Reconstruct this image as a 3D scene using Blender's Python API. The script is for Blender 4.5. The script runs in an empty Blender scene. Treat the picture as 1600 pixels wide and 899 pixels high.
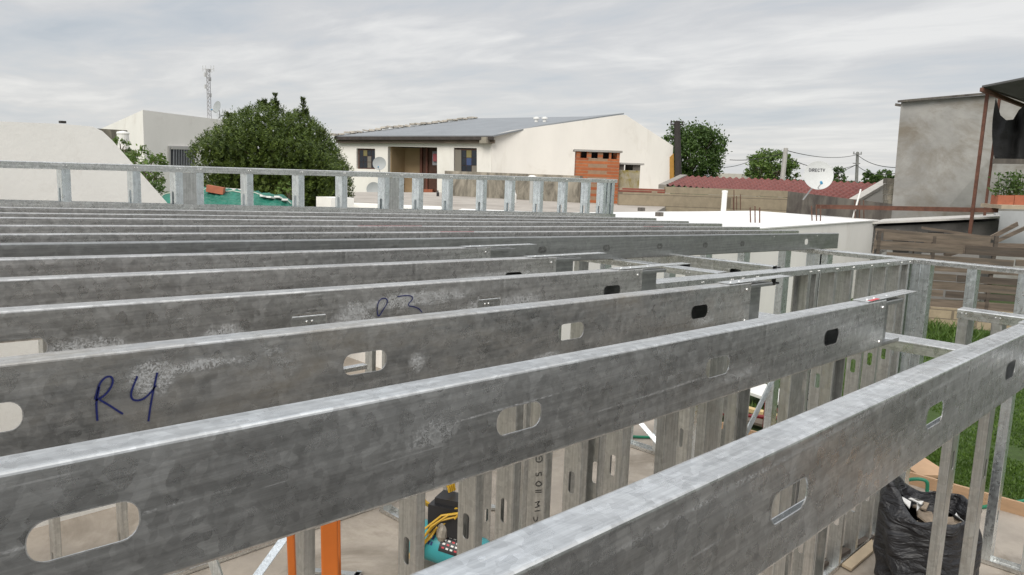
import bpy, bmesh, math, random
from math import pi, sin, cos, radians
from mathutils import Vector, Matrix, noise
import numpy as np
random.seed(7)
S = bpy.context.scene
COL = S.collection
H = 2.92                                  # eye height over the floor slab; z below is given relative to the eye

# ---------------------------------------------------------------- camera
F, YAW, PITCH, ROLL = 1196.07, 0.76292, 0.14985, 0.03633
fw = Vector((cos(YAW)*cos(PITCH), sin(YAW)*cos(PITCH), -sin(PITCH)))
rt = fw.cross(Vector((0, 0, 1))).normalized(); upv = rt.cross(fw)
r2 = rt*cos(ROLL) + upv*sin(ROLL); u2 = upv*cos(ROLL) - rt*sin(ROLL)
cam = bpy.data.objects.new('camera', bpy.data.cameras.new('camera')); COL.objects.link(cam)
cam.matrix_world = Matrix(((r2.x, u2.x, -fw.x, 0), (r2.y, u2.y, -fw.y, 0), (r2.z, u2.z, -fw.z, H), (0, 0, 0, 1)))
cam.data.sensor_width = 36; cam.data.lens = 36*F/1600
cam.data.clip_start = 0.02; cam.data.clip_end = 3000
S.camera = cam
def ray(x, y): return fw + r2*((x-800)/F) - u2*((y-449.5)/F)
def onz(x, y, z): r = ray(x, y); return r*(z/r.z)
def dep(x, y, d): return ray(x, y)*d
def onx(x, y, X): r = ray(x, y); return r*(X/r.x)
def ony(x, y, Y): r = ray(x, y); return r*(Y/r.y)

# ---------------------------------------------------------------- light
S.view_settings.view_transform = 'Standard'; S.view_settings.look = 'None'
S.view_settings.exposure = 0.12; S.view_settings.gamma = 1
SUN_EL, SUN_AZ = radians(44), radians(201)          # azimuth of the sun measured from +X
W = bpy.data.worlds.new('World'); S.world = W; W.use_nodes = True
nt = W.node_tree; N = nt.nodes; L = nt.links
bg = N['Background']
sky = N.new('ShaderNodeTexSky'); sky.sky_type = 'NISHITA'; sky.sun_disc = False
sky.sun_elevation = SUN_EL; sky.sun_rotation = pi/2 - SUN_AZ
tc = N.new('ShaderNodeTexCoord')
sep = N.new('ShaderNodeSeparateXYZ'); L.new(tc.outputs['Generated'], sep.inputs[0])
zc = N.new('ShaderNodeMath'); zc.operation = 'MAXIMUM'; L.new(sep.outputs['Z'], zc.inputs[0]); zc.inputs[1].default_value = 0.0
za = N.new('ShaderNodeMath'); za.operation = 'ADD'; L.new(zc.outputs[0], za.inputs[0]); za.inputs[1].default_value = 0.07
dx = N.new('ShaderNodeMath'); dx.operation = 'DIVIDE'; L.new(sep.outputs['X'], dx.inputs[0]); L.new(za.outputs[0], dx.inputs[1])
dy = N.new('ShaderNodeMath'); dy.operation = 'DIVIDE'; L.new(sep.outputs['Y'], dy.inputs[0]); L.new(za.outputs[0], dy.inputs[1])
cmb = N.new('ShaderNodeCombineXYZ'); L.new(dx.outputs[0], cmb.inputs[0]); L.new(dy.outputs[0], cmb.inputs[1])
def wnoise(scale, rot, sc, detail, dist, off):
    mp = N.new('ShaderNodeMapping'); mp.inputs['Rotation'].default_value = (0, 0, rot); mp.inputs['Scale'].default_value = sc
    mp.inputs['Location'].default_value = off
    L.new(cmb.outputs[0], mp.inputs[0])
    n = N.new('ShaderNodeTexNoise'); n.inputs['Scale'].default_value = scale; n.inputs['Detail'].default_value = detail
    n.inputs['Roughness'].default_value = .55; n.inputs['Distortion'].default_value = dist; L.new(mp.outputs[0], n.inputs['Vector']); return n
n1 = wnoise(0.42, -YAW+.12, (1.35, .8, 1), 8, .35, (3.1, 1.7, 0))
n2 = wnoise(1.6, -YAW+.3, (1.6, .8, 1), 9, .5, (8.3, 4.2, 0))
mixn = N.new('ShaderNodeMath'); mixn.operation = 'MULTIPLY_ADD'; L.new(n2.outputs['Fac'], mixn.inputs[0]); mixn.inputs[1].default_value = .42
L.new(n1.outputs['Fac'], mixn.inputs[2])
cr = N.new('ShaderNodeValToRGB'); L.new(mixn.outputs[0], cr.inputs[0])
e = cr.color_ramp.elements
e[0].position = .50; e[0].color = (.455, .50, .55, 1)
e[1].position = .86; e[1].color = (.77, .765, .755, 1)
m = e.new(.61); m.color = (.53, .56, .595, 1)
m = e.new(.72); m.color = (.61, .615, .625, 1)
# brighter warm band near the horizon, brighter cloud overhead (overcast sky)
hz = N.new('ShaderNodeMapRange'); L.new(sep.outputs['Z'], hz.inputs['Value']); hz.inputs['From Min'].default_value = 0.0
hz.inputs['From Max'].default_value = .16; hz.inputs['To Min'].default_value = .55; hz.inputs['To Max'].default_value = 0
hm = N.new('ShaderNodeMixRGB'); L.new(hz.outputs[0], hm.inputs[0]); L.new(cr.outputs[0], hm.inputs[1]); hm.inputs[2].default_value = (.74, .73, .71, 1)
zb = N.new('ShaderNodeMapRange'); L.new(sep.outputs['Z'], zb.inputs['Value']); zb.inputs['From Min'].default_value = .28
zb.inputs['From Max'].default_value = 1; zb.inputs['To Min'].default_value = 1; zb.inputs['To Max'].default_value = 2.1
zm = N.new('ShaderNodeVectorMath'); zm.operation = 'SCALE'; L.new(hm.outputs[0], zm.inputs[0]); L.new(zb.outputs[0], zm.inputs['Scale'])
sks = N.new('ShaderNodeVectorMath'); sks.operation = 'SCALE'; L.new(sky.outputs[0], sks.inputs[0]); sks.inputs['Scale'].default_value = 1.0
cls = N.new('ShaderNodeVectorMath'); cls.operation = 'SCALE'; L.new(zm.outputs[0], cls.inputs[0]); cls.inputs['Scale'].default_value = 10.0
wm = N.new('ShaderNodeMixRGB'); wm.inputs[0].default_value = .93; L.new(sks.outputs[0], wm.inputs[1]); L.new(cls.outputs[0], wm.inputs[2])
L.new(wm.outputs[0], bg.inputs[0]); bg.inputs[1].default_value = 0.1
sd = bpy.data.lights.new('sun', 'SUN'); sd.energy = 2.3; sd.angle = radians(35); sd.color = (1, .95, .87)
sun = bpy.data.objects.new('sun', sd); COL.objects.link(sun)
sv = Vector((cos(SUN_AZ)*cos(SUN_EL), sin(SUN_AZ)*cos(SUN_EL), sin(SUN_EL)))
sun.rotation_euler = sv.to_track_quat('Z', 'Y').to_euler(); sun.location = (0, 0, 30)

# ---------------------------------------------------------------- object helpers
def tag(o, label=None, cat=None, group=None, kind=None):
    if label: o['label'] = label
    if cat: o['category'] = cat
    if group: o['group'] = group
    if kind: o['kind'] = kind
    return o
def empty(name, loc, label, cat, group=None):
    o = bpy.data.objects.new(name, None); COL.objects.link(o); o.empty_display_size = .2
    o.location = (loc[0], loc[1], loc[2]+H); return tag(o, label, cat, group)
class MB:
    def __init__(s): s.v = []; s.f = []
    def add(s, vs, fs):
        k = len(s.v); s.v += [Vector(v) for v in vs]; s.f += [tuple(i+k for i in f) for f in fs]; return s
    def box(s, c, d, rot=None, taper=1):
        vs = []
        for z in (-.5, .5):
            for x, y in ((-.5, -.5), (.5, -.5), (.5, .5), (-.5, .5)):
                t = taper if z > 0 else 1
                p = Vector((x*d[0]*t, y*d[1]*t, z*d[2]))
                if rot is not None: p = rot @ p
                vs.append(Vector(c)+p)
        return s.add(vs, [(3, 2, 1, 0), (4, 5, 6, 7), (0, 1, 5, 4), (1, 2, 6, 5), (2, 3, 7, 6), (3, 0, 4, 7)])
    def bb(s, a, b):     # box from two corners
        a = Vector(a); b = Vector(b); return s.box((a+b)/2, [abs(q) for q in (b-a)])
    def hull8(s, bot, top):
        n = len(bot); return s.add(list(bot)+list(top), [tuple(range(n-1, -1, -1)), tuple(range(n, 2*n))]+[(i, (i+1) % n, n+(i+1) % n, n+i) for i in range(n)])
    def prism(s, pts, z0, z1): return s.hull8([(p[0], p[1], z0) for p in pts], [(p[0], p[1], z1) for p in pts])
    def slab(s, pts, off): off = Vector(off); return s.hull8([Vector(p) for p in pts], [Vector(p)+off for p in pts])
    def beam(s, a, b, w, h, up=(0, 0, 1)):      # rectangular bar from a to b
        a = Vector(a); b = Vector(b); d = (b-a).normalized(); u = Vector(up)
        x = d.cross(u)
        if x.length < 1e-4: x = d.cross(Vector((1, 0, 0)))
        x.normalize(); y = x.cross(d)
        q = [x*(w/2*i)+y*(h/2*j) for i, j in ((-1, -1), (1, -1), (1, 1), (-1, 1))]
        return s.hull8([a+k for k in q], [b+k for k in q])
    def tube(s, pts, r, n=6, cap=True):
        pts = [Vector(p) for p in pts]; m_ = len(pts); rr = r if isinstance(r, (list, tuple)) else [r]*m_
        vs = []; prev = None
        for i, p in enumerate(pts):
            d = (pts[min(i+1, m_-1)]-pts[max(i-1, 0)]).normalized()
            if prev is None: x = d.orthogonal().normalized()
            else:
                x = prev - d*prev.dot(d)
                x = d.orthogonal().normalized() if x.length < 1e-5 else x.normalized()
            prev = x; y = d.cross(x)
            vs += [p+(x*cos(2*pi*k/n)+y*sin(2*pi*k/n))*rr[i] for k in range(n)]
        fs = [(i*n+k, i*n+(k+1) % n, (i+1)*n+(k+1) % n, (i+1)*n+k) for i in range(m_-1) for k in range(n)]
        if cap: fs += [tuple(range(n-1, -1, -1)), tuple((m_-1)*n+k for k in range(n))]
        return s.add(vs, fs)
    def lathe(s, c, prof, n=20, axis=(0, 0, 1)):
        ax = Vector(axis).normalized(); x = ax.orthogonal().normalized(); y = ax.cross(x); c = Vector(c)
        vs = [c+ax*z+(x*cos(2*pi*k/n)+y*sin(2*pi*k/n))*r for r, z in prof for k in range(n)]
        return s.add(vs, [(i*n+k, i*n+(k+1) % n, (i+1)*n+(k+1) % n, (i+1)*n+k) for i in range(len(prof)-1) for k in range(n)])
    def grid(s, fn, nu, nv):
        vs = [fn(i/nu, j/nv) for i in range(nu+1) for j in range(nv+1)]
        return s.add(vs, [(i*(nv+1)+j, (i+1)*(nv+1)+j, (i+1)*(nv+1)+j+1, i*(nv+1)+j+1) for i in range(nu) for j in range(nv)])
    def build(s, name, mat, parent=None, smooth=False, origin=None):
        o0 = Vector((0, 0, 0))
        if parent is not None:
            p = parent
            while p is not None: o0 += Vector(p.location); p = p.parent
            o0.z -= H; loc = Vector((0, 0, 0))
        else:
            o0 = Vector(origin) if origin is not None else (Vector((sum(v.x for v in s.v)/len(s.v), sum(v.y for v in s.v)/len(s.v), min(v.z for v in s.v))))
            loc = o0+Vector((0, 0, H))
        me = bpy.data.meshes.new(name); me.from_pydata([tuple(v-o0) for v in s.v], [], s.f)
        me.materials.append(mat); me.update()
        bm = bmesh.new(); bm.from_mesh(me); bmesh.ops.recalc_face_normals(bm, faces=bm.faces); bm.to_mesh(me); bm.free()
        if smooth:
            for pl in me.polygons: pl.use_smooth = True
        o = bpy.data.objects.new(name, me); COL.objects.link(o); o.location = loc
        if parent is not None: o.parent = parent
        return o

# ---------------------------------------------------------------- materials
def newmat(name):
    m_ = bpy.data.materials.new(name); m_.use_nodes = True; return m_, m_.node_tree.nodes, m_.node_tree.links, m_.node_tree.nodes['Principled BSDF']
def nnoise(N, L, coord, scale, sc=(1, 1, 1), detail=5, rough=.55, dist=0, off=(0, 0, 0)):
    mp = N.new('ShaderNodeMapping'); mp.inputs['Scale'].default_value = sc; mp.inputs['Location'].default_value = off; L.new(coord, mp.inputs[0])
    n = N.new('ShaderNodeTexNoise'); n.inputs['Scale'].default_value = scale; n.inputs['Detail'].default_value = detail
    n.inputs['Roughness'].default_value = rough; n.inputs['Distortion'].default_value = dist; L.new(mp.outputs[0], n.inputs['Vector']); return n.outputs['Fac']
def ramp(N, L, fac, stops):
    r = N.new('ShaderNodeValToRGB'); L.new(fac, r.inputs[0]); e = r.color_ramp.elements
    e[0].position, e[0].color = stops[0][0], (*stops[0][1], 1); e[1].position, e[1].color = stops[-1][0], (*stops[-1][1], 1)
    for p, c in stops[1:-1]: q = e.new(p); q.color = (*c, 1)
    return r.outputs[0]
def mrange(N, L, v, a, b, c=0, d=1):
    r = N.new('ShaderNodeMapRange'); L.new(v, r.inputs['Value'])
    for k, x in zip(('From Min', 'From Max', 'To Min', 'To Max'), (a, b, c, d)): r.inputs[k].default_value = x
    return r.outputs[0]
def mathn(N, L, op, a, b):
    r = N.new('ShaderNodeMath'); r.operation = op
    for i, x in enumerate((a, b)):
        if isinstance(x, (int, float)): r.inputs[i].default_value = x
        else: L.new(x, r.inputs[i])
    return r.outputs[0]
def mixc(N, L, f, a, b, mode='MIX'):
    r = N.new('ShaderNodeMixRGB'); r.blend_type = mode
    for i, x in enumerate((f, a, b)):
        if isinstance(x, tuple): r.inputs[i].default_value = (*x, 1)
        elif isinstance(x, (int, float)): r.inputs[i].default_value = x
        else: L.new(x, r.inputs[i])
    return r.outputs[0]
def bump(N, L, P, h, strength, dist=.01):
    b = N.new('ShaderNodeBump'); b.inputs['Strength'].default_value = strength; b.inputs['Distance'].default_value = dist
    L.new(h, b.inputs['Height']); L.new(b.outputs[0], P.inputs['Normal'])
def rough_mat(name, base, var=.25, scale=3, rough=.85, bmp=.3, bscale=40, stain=None, stain_scale=1.2, stain_lo=.52, stain_hi=.7, sc=(1, 1, 1), metallic=0):
    m_, N, L, P = newmat(name); t = N.new('ShaderNodeTexCoord').outputs['Object']
    a = nnoise(N, L, t, scale, sc, 8, .65)
    c = ramp(N, L, a, [(.3, tuple(x*(1-var) for x in base)), (.7, tuple(min(1, x*(1+var*.6)) for x in base))])
    if stain:
        s_ = nnoise(N, L, t, stain_scale, sc, 9, .7, .6, (5, 2, 9)); c = mixc(N, L, mrange(N, L, s_, stain_lo, stain_hi), c, stain)
    L.new(c, P.inputs['Base Color']); P.inputs['Roughness'].default_value = rough; P.inputs['Metallic'].default_value = metallic
    if bmp: bump(N, L, P, nnoise(N, L, t, bscale, sc, 6, .7), bmp)
    return m_
def plain(name, base, rough=.6, metallic=0):
    m_, N, L, P = newmat(name); P.inputs['Base Color'].default_value = (*base, 1); P.inputs['Roughness'].default_value = rough; P.inputs['Metallic'].default_value = metallic
    return m_
def zinc(name, base_=.56, axis=0, dirt=.5, scuff=.5, tint=(1, 1.0, 1.0), spots=(), rough=.42, seed=0., dirtcol=(.145, .143, .134), mott=.91):
    """galvanised sheet: zinc spangle, rolling streaks along `axis`, brownish dirt, white rubbed scuffs (spots: x, z, rx, rz)"""
    base = base_*1.3; m_, N, L, P = newmat(name); t = N.new('ShaderNodeTexCoord').outputs['Object']
    st = [60, 60, 60]; st[axis] = 1.6
    streak = nnoise(N, L, t, 1.6, tuple(st), 9, .72, 0, (seed, seed, seed))
    fine = [170, 170, 170]; fine[axis] = 2.5
    scr = nnoise(N, L, t, 1.0, tuple(fine), 3, .6, 0, (seed+3, 1, 2))
    vor = N.new('ShaderNodeTexVoronoi'); vor.inputs['Scale'].default_value = 95; L.new(t, vor.inputs['Vector'])
    vs_ = N.new('ShaderNodeSeparateXYZ'); L.new(vor.outputs['Color'], vs_.inputs[0])
    vor2 = N.new('ShaderNodeTexVoronoi'); vor2.inputs['Scale'].default_value = 42
    wob = N.new('ShaderNodeTexNoise'); wob.inputs['Scale'].default_value = 30; L.new(t, wob.inputs['Vector'])
    wa = N.new('ShaderNodeVectorMath'); wa.operation = 'MULTIPLY_ADD'; L.new(wob.outputs['Color'], wa.inputs[0]); wa.inputs[1].default_value = (.05,)*3; L.new(t, wa.inputs[2])
    L.new(wa.outputs[0], vor2.inputs['Vector']); v2 = N.new('ShaderNodeSeparateXYZ'); L.new(vor2.outputs['Color'], v2.inputs[0])
    g = mathn(N, L, 'MULTIPLY', mrange(N, L, streak, .25, .75, .66, 1.30), mrange(N, L, vs_.outputs[0], 0, 1, .96 if mott > .93 else .87, 1.03 if mott > .93 else 1.10))
    g = mathn(N, L, 'MULTIPLY', g, mrange(N, L, v2.outputs[1], 0, 1, .90, 1.07))
    big = nnoise(N, L, t, 2.3, (1, 1, 1), 6, .62, .4, (seed*2, 4, 1))
    g = mathn(N, L, 'MULTIPLY', g, mrange(N, L, big, .3, .7, .95, 1.04))
    cc = N.new('ShaderNodeVectorMath'); cc.operation = 'SCALE'; cc.inputs[0].default_value = tuple(base*x for x in tint); L.new(g, cc.inputs['Scale'])
    col = cc.outputs[0]
    mot = nnoise(N, L, t, 45, (1, 1, 1), 9, .78, .3, (seed, 2, 8)); g2 = mrange(N, L, mot, .3, .7, .84, 1.12)
    col = mixc(N, L, 1.0, col, ramp(N, L, mot, [(.34, (mott, mott, mott)), (.62, (1, 1, 1))]), 'MULTIPLY')
    # dirt film
    dn = nnoise(N, L, t, 6.5, tuple(.6 if i_ == axis else 1.6 for i_ in range(3)), 10, .78, .4, (seed, 7, 3))
    dm = mathn(N, L, 'MULTIPLY', mrange(N, L, dn, .42, .72), dirt)
    col = mixc(N, L, dm, col, dirtcol)
    # white scuffs: patch mask x scratch noise
    pm = mrange(N, L, nnoise(N, L, t, 3.2, (1, 1, 2.2), 3, .5, .3, (seed+11, 5, 6)), .63, .74)
    scn = mrange(N, L, nnoise(N, L, t, 60, (1, 1, 1.6), 7, .75, 1.5, (seed, 0, 0)), .46, .66)
    line = mathn(N, L, 'MULTIPLY', mrange(N, L, scr, .63, .66), mrange(N, L, nnoise(N, L, t, 9, (1, 1, 1), 3), .5, .62))
    sm = mathn(N, L, 'MAXIMUM', mathn(N, L, 'MULTIPLY', pm, scn), mathn(N, L, 'MULTIPLY', line, .75))
    for (sx, sz, rx, rz) in spots:
        sz = sz+.07-.02716*sx
        so = N.new('ShaderNodeVectorMath'); so.operation = 'SUBTRACT'; L.new(t, so.inputs[0]); so.inputs[1].default_value = (sx, 0, sz)
        sc_ = N.new('ShaderNodeVectorMath'); sc_.operation = 'MULTIPLY'; L.new(so.outputs[0], sc_.inputs[0]); sc_.inputs[1].default_value = (1/rx, 0, 1/rz)
        wn = N.new('ShaderNodeTexNoise'); wn.inputs['Scale'].default_value = 35; L.new(t, wn.inputs['Vector'])
        le = N.new('ShaderNodeVectorMath'); le.operation = 'LENGTH'; L.new(sc_.outputs[0], le.inputs[0])
        d_ = mathn(N, L, 'ADD', le.outputs['Value'], mathn(N, L, 'MULTIPLY', wn.outputs['Fac'], 1.1))
        mk = mrange(N, L, d_, 1.75, 1.1)
        sw = mrange(N, L, nnoise(N, L, t, 95, (1, 1, 1), 5, .7, 3.2, (sx, 0, 0)), .42, .6)
        sm = mathn(N, L, 'MAXIMUM', sm, mathn(N, L, 'MULTIPLY', mk, mathn(N, L, 'MULTIPLY', sw, 1.6)))
    sm = mathn(N, L, 'MINIMUM', mathn(N, L, 'MULTIPLY', sm, scuff), .9)
    col = mixc(N, L, sm, col, (.62, .63, .63))
    L.new(col, P.inputs['Base Color'])
    met = mathn(N, L, 'SUBTRACT', .97, mathn(N, L, 'MAXIMUM', mathn(N, L, 'MULTIPLY', dm, .8), mathn(N, L, 'MULTIPLY', sm, .75)))
    L.new(met, P.inputs['Metallic'])
    L.new(mathn(N, L, 'ADD', mrange(N, L, v2.outputs[0], 0, 1, rough-.16, rough-.04), mathn(N, L, 'MULTIPLY', mathn(N, L, 'SUBTRACT', mot, .5), .35*(1-mott)/.2)), P.inputs['Roughness'])
    bump(N, L, P, mathn(N, L, 'ADD', mathn(N, L, 'MULTIPLY', streak, .7), mathn(N, L, 'MULTIPLY', nnoise(N, L, t, 14, (1, 1, 1), 3), .9)), .14, .003)
    return m_
zj = zinc('zinc joist old', .54, 0, .55, .6, (1, .985, .955))
z_stud = zinc('zinc stud', .49, 2, .2, .12, (.99, 1.0, .975), seed=4, rough=.45, mott=.94)
z_stud_y = zinc('zinc track along y', .56, 1, .15, .15, (.99, 1.0, .985), seed=6, rough=.4, mott=.93)
z_track_x = zinc('zinc track along x', .57, 0, .15, .3, (.99, 1.0, .985), seed=8, rough=.4, mott=.92)
z_new = zinc('zinc new sheet', .28, 0, .1, .05, (.98, 1.0, .985), seed=9, rough=.48, mott=.97)
z_bright = zinc('zinc bright stud', .66, 2, .08, .1, (.94, 1.0, 1.03), seed=12, rough=.42, mott=.96)
screw_m = plain('screw zinc', (.75, .75, .74), .3, .9)
ink = plain('blue marker ink', (.012, .018, .12), .45)
ink_black = plain('black roller ink', (.03, .03, .03), .6)
red_ink = plain('red marker ink', (.55, .05, .06), .5)
scuff_m = rough_mat('rubbed zinc edge', (.36, .36, .35), .6, 60, .55, 0, metallic=.3)
dark_ring = rough_mat('pressed zinc', (.22, .22, .215), .6, 60, .4, 0, metallic=.9)
concrete = rough_mat('concrete slab', (.40, .35, .295), .3, 1.6, .9, .25, 60, (.235, .20, .16), 1.1, .49, .66)
white_wall = rough_mat('white painted render', (.90, .885, .84), .06, 1.5, .85, .25, 30, (.60, .56, .50), 1.1, .60, .85)
white_roof = rough_mat('white roof membrane', (.82, .81, .79), .08, .7, .7, .15, 12, (.52, .49, .45), .45, .52, .85)
pink_wall = rough_mat('off white render', (.87, .84, .80), .08, .6, .85, .2, 30, (.58, .52, .47), .7, .54, .9, (1, 1, .5))
house_wall = rough_mat('cream house render', (.82, .79, .735), .09, .35, .85, .15, 20, (.5, .45, .38), .6, .56, .95, (1, 1, .4))
grey_plaster = rough_mat('grey cement render', (.36, .35, .33), .38, .35, .9, .4, 8, (.21, .185, .15), .42, .47, .68, (1, 1, 1.7))
stained = rough_mat('stained cement', (.32, .29, .235), .4, 2.5, .9, .4, 12, (.11, .10, .08), 2.0, .45, .62, (1, 1, .35))
dark_cement = rough_mat('dark weathered cement', (.16, .145, .125), .4, 3, .9, .4, 14, (.07, .06, .055), 2, .45, .65, (1, 1, .25))
gravel = rough_mat('gritty flat roof', (.40, .365, .325), .2, 1.2, .95, .4, 60, (.26, .23, .2), .6, .5, .7)
sheet_grey = rough_mat('grey roof sheet', (.27, .285, .30), .12, .7, .5, 0, metallic=.35)
wood_old = rough_mat('weathered timber', (.165, .13, .10), .5, 5, .9, .5, 20, (.10, .085, .07), 3, .5, .65, (.25, .25, 3))
wood_old2 = rough_mat('darker weathered timber', (.095, .075, .06), .5, 5, .9, .5, 20, (.07, .06, .05), 3, .5, .65, (.25, .25, 3))
wood_new = rough_mat('formwork pine', (.50, .32, .19), .2, 4, .8, .3, 20, (.27, .10, .05), 2.4, .62, .68, (.6, .6, 3))
wood_yel = rough_mat('yellow pine', (.62, .46, .22), .15, 4, .8, .2, 20)
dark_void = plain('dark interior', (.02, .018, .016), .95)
brown_wood = rough_mat('brown door wood', (.10, .045, .028), .3, 6, .6, .2, 20)
rust = rough_mat('rusty steel', (.13, .055, .035), .4, 8, .8, .3, 40)
rebar_m = rough_mat('rusty rebar', (.12, .06, .04), .3, 20, .85, .3, 60)
teal = rough_mat('teal enamel', (.045, .33, .36), .08, 5, .35, .05, 20)
black_pl = plain('black plastic', (.02, .02, .022), .4)
yellow_m = plain('yellow cable', (.60, .36, .03), .45)
orange_m = rough_mat('orange fibreglass', (.62, .16, .025), .1, 10, .45, .05, 30)
green_hose_m = plain('green hose', (.015, .20, .11), .4)
white_pl = plain('white plastic', (.80, .79, .76), .45)
paper_m = rough_mat('crumpled paper', (.75, .74, .72), .1, 10, .8, .3, 30)
terracotta = rough_mat('terracotta', (.40, .13, .07), .2, 6, .8, .2, 30)
rope_m = plain('pale rope', (.55, .58, .5), .8)
dish_grey = rough_mat('grey dish paint', (.36, .38, .38), .12, 3, .5, 0)
dish_white = rough_mat('pale dish paint', (.56, .57, .56), .08, 3, .5, 0)
letter = plain('dark grey lettering', (.06, .06, .07), .6)
pole_m = rough_mat('concrete pole', (.40, .385, .36), .15, 3, .9, .2, 20)
wire_m = plain('black wire', (.03, .03, .03), .7)
def brick_mat(name, c1, c2, mortar, scale, rot=(pi/2, 0, 0), bw=.5, rh=.25, ms=.02):
    m_, N, L, P = newmat(name); t = N.new('ShaderNodeTexCoord').outputs['Object']
    s_ = N.new('ShaderNodeSeparateXYZ'); L.new(t, s_.inputs[0]); c_ = N.new('ShaderNodeCombineXYZ')
    L.new(mathn(N, L, 'ADD', s_.outputs['X'], s_.outputs['Y']), c_.inputs[0]); L.new(s_.outputs['Z'], c_.inputs[1])
    b = N.new('ShaderNodeTexBrick'); L.new(c_.outputs[0], b.inputs['Vector']); b.inputs['Color1'].default_value = (*c1, 1); b.inputs['Color2'].default_value = (*c2, 1)
    b.inputs['Mortar'].default_value = (*mortar, 1); b.inputs['Scale'].default_value = scale; b.inputs['Mortar Size'].default_value = ms
    b.inputs['Brick Width'].default_value = bw; b.inputs['Row Height'].default_value = rh
    n = nnoise(N, L, t, 4, (1, 1, 1), 8, .7)
    L.new(mixc(N, L, .55, b.outputs['Color'], ramp(N, L, n, [(.3, (.45, .45, .45)), (.7, (1, 1, 1))]), 'MULTIPLY'), P.inputs['Base Color'])
    P.inputs['Roughness'].default_value = .9
    bump(N, L, P, mathn(N, L, 'MULTIPLY', b.outputs['Fac'], -1), .5, .02); return m_
brick = brick_mat('orange brick', (.47, .15, .055), (.35, .10, .04), (.34, .22, .14), 1, bw=.30, rh=.115, ms=.012)
block = brick_mat('cement block', (.36, .30, .21), (.30, .25, .18), (.20, .165, .12), 1, bw=.75, rh=.38, ms=.012)
lowblock = brick_mat('pale cement block', (.42, .34, .23), (.36, .29, .20), (.22, .18, .13), 1, bw=.4, rh=.2, ms=.012)
def tarp_mat(name, c, rough=.45):
    m_, N, L, P = newmat(name); t = N.new('ShaderNodeTexCoord').outputs['Object']
    n = nnoise(N, L, t, 1.6, (1, 1, 1), 6, .6, .8)
    L.new(ramp(N, L, n, [(.3, tuple(x*.7 for x in c)), (.7, tuple(x*1.25 for x in c))]), P.inputs['Base Color']); P.inputs['Roughness'].default_value = rough
    bump(N, L, P, nnoise(N, L, t, 3.2, (1, 1, 2.8), 4, .5, 1.8), .9, .08); return m_
tarp_m = tarp_mat('green tarpaulin', (.015, .16, .11)); bag_m = tarp_mat('black bin bag plastic', (.022, .022, .025), .45)
def leafmat(name, a, b, sat=1):
    m_, N, L, P = newmat(name); t = N.new('ShaderNodeTexCoord').outputs['Object']
    r_ = N.new('ShaderNodeNewGeometry').outputs['Random Per Island']
    c1 = mixc(N, L, r_, a, b); n = nnoise(N, L, t, 2.2, (1, 1, 1), 4)
    L.new(mixc(N, L, .8, c1, ramp(N, L, n, [(.35, (.45, .5, .5)), (.65, (1, 1, .95))]), 'MULTIPLY'), P.inputs['Base Color']); P.inputs['Roughness'].default_value = .6
    if 'Transmission Weight' in P.inputs: pass
    tr = N.new('ShaderNodeBsdfTranslucent'); L.new(c1, tr.inputs[0]); mx = N.new('ShaderNodeMixShader'); mx.inputs[0].default_value = .25
    L.new(P.outputs[0], mx.inputs[1]); L.new(tr.outputs[0], mx.inputs[2]); L.new(mx.outputs[0], N['Material Output'].inputs[0]); return m_
leaf_dark = leafmat('dark evergreen leaf', (.045, .080, .014), (.17, .23, .04))
leaf_mid = leafmat('mid green leaf', (.05, .10, .018), (.10, .17, .03))
leaf_light = leafmat('light green leaf', (.08, .15, .025), (.17, .25, .05))
leaf_far = leafmat('far green leaf', (.06, .085, .045), (.09, .12, .06))
leaf_palm = leafmat('palm leaf', (.10, .12, .035), (.16, .18, .06))
bark = rough_mat('bark', (.12, .09, .065), .3, 6, .95, .5, 20)
# ground: lawn near the plot, one sheet to the horizon
m_, N_, L_, P_ = newmat('lawn soil'); t_ = N_.new('ShaderNodeTexCoord').outputs['Object']
gn = nnoise(N_, L_, t_, .35, (1, 1, 1), 9, .7); gf = nnoise(N_, L_, t_, 9, (1, 1, 1), 7, .7)
gc = ramp(N_, L_, gn, [(.3, (.045, .08, .014)), (.55, (.055, .10, .016)), (.66, (.07, .09, .03)), (.78, (.15, .12, .075))])
L_.new(mixc(N_, L_, .7, gc, ramp(N_, L_, gf, [(.3, (.4, .4, .4)), (.7, (1, 1, 1))]), 'MULTIPLY'), P_.inputs['Base Color']); P_.inputs['Roughness'].default_value = .95
bump(N_, L_, P_, gf, .8, .05); lawn_m = m_
blade_m = leafmat('grass blade', (.055, .115, .014), (.12, .20, .03))

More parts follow.
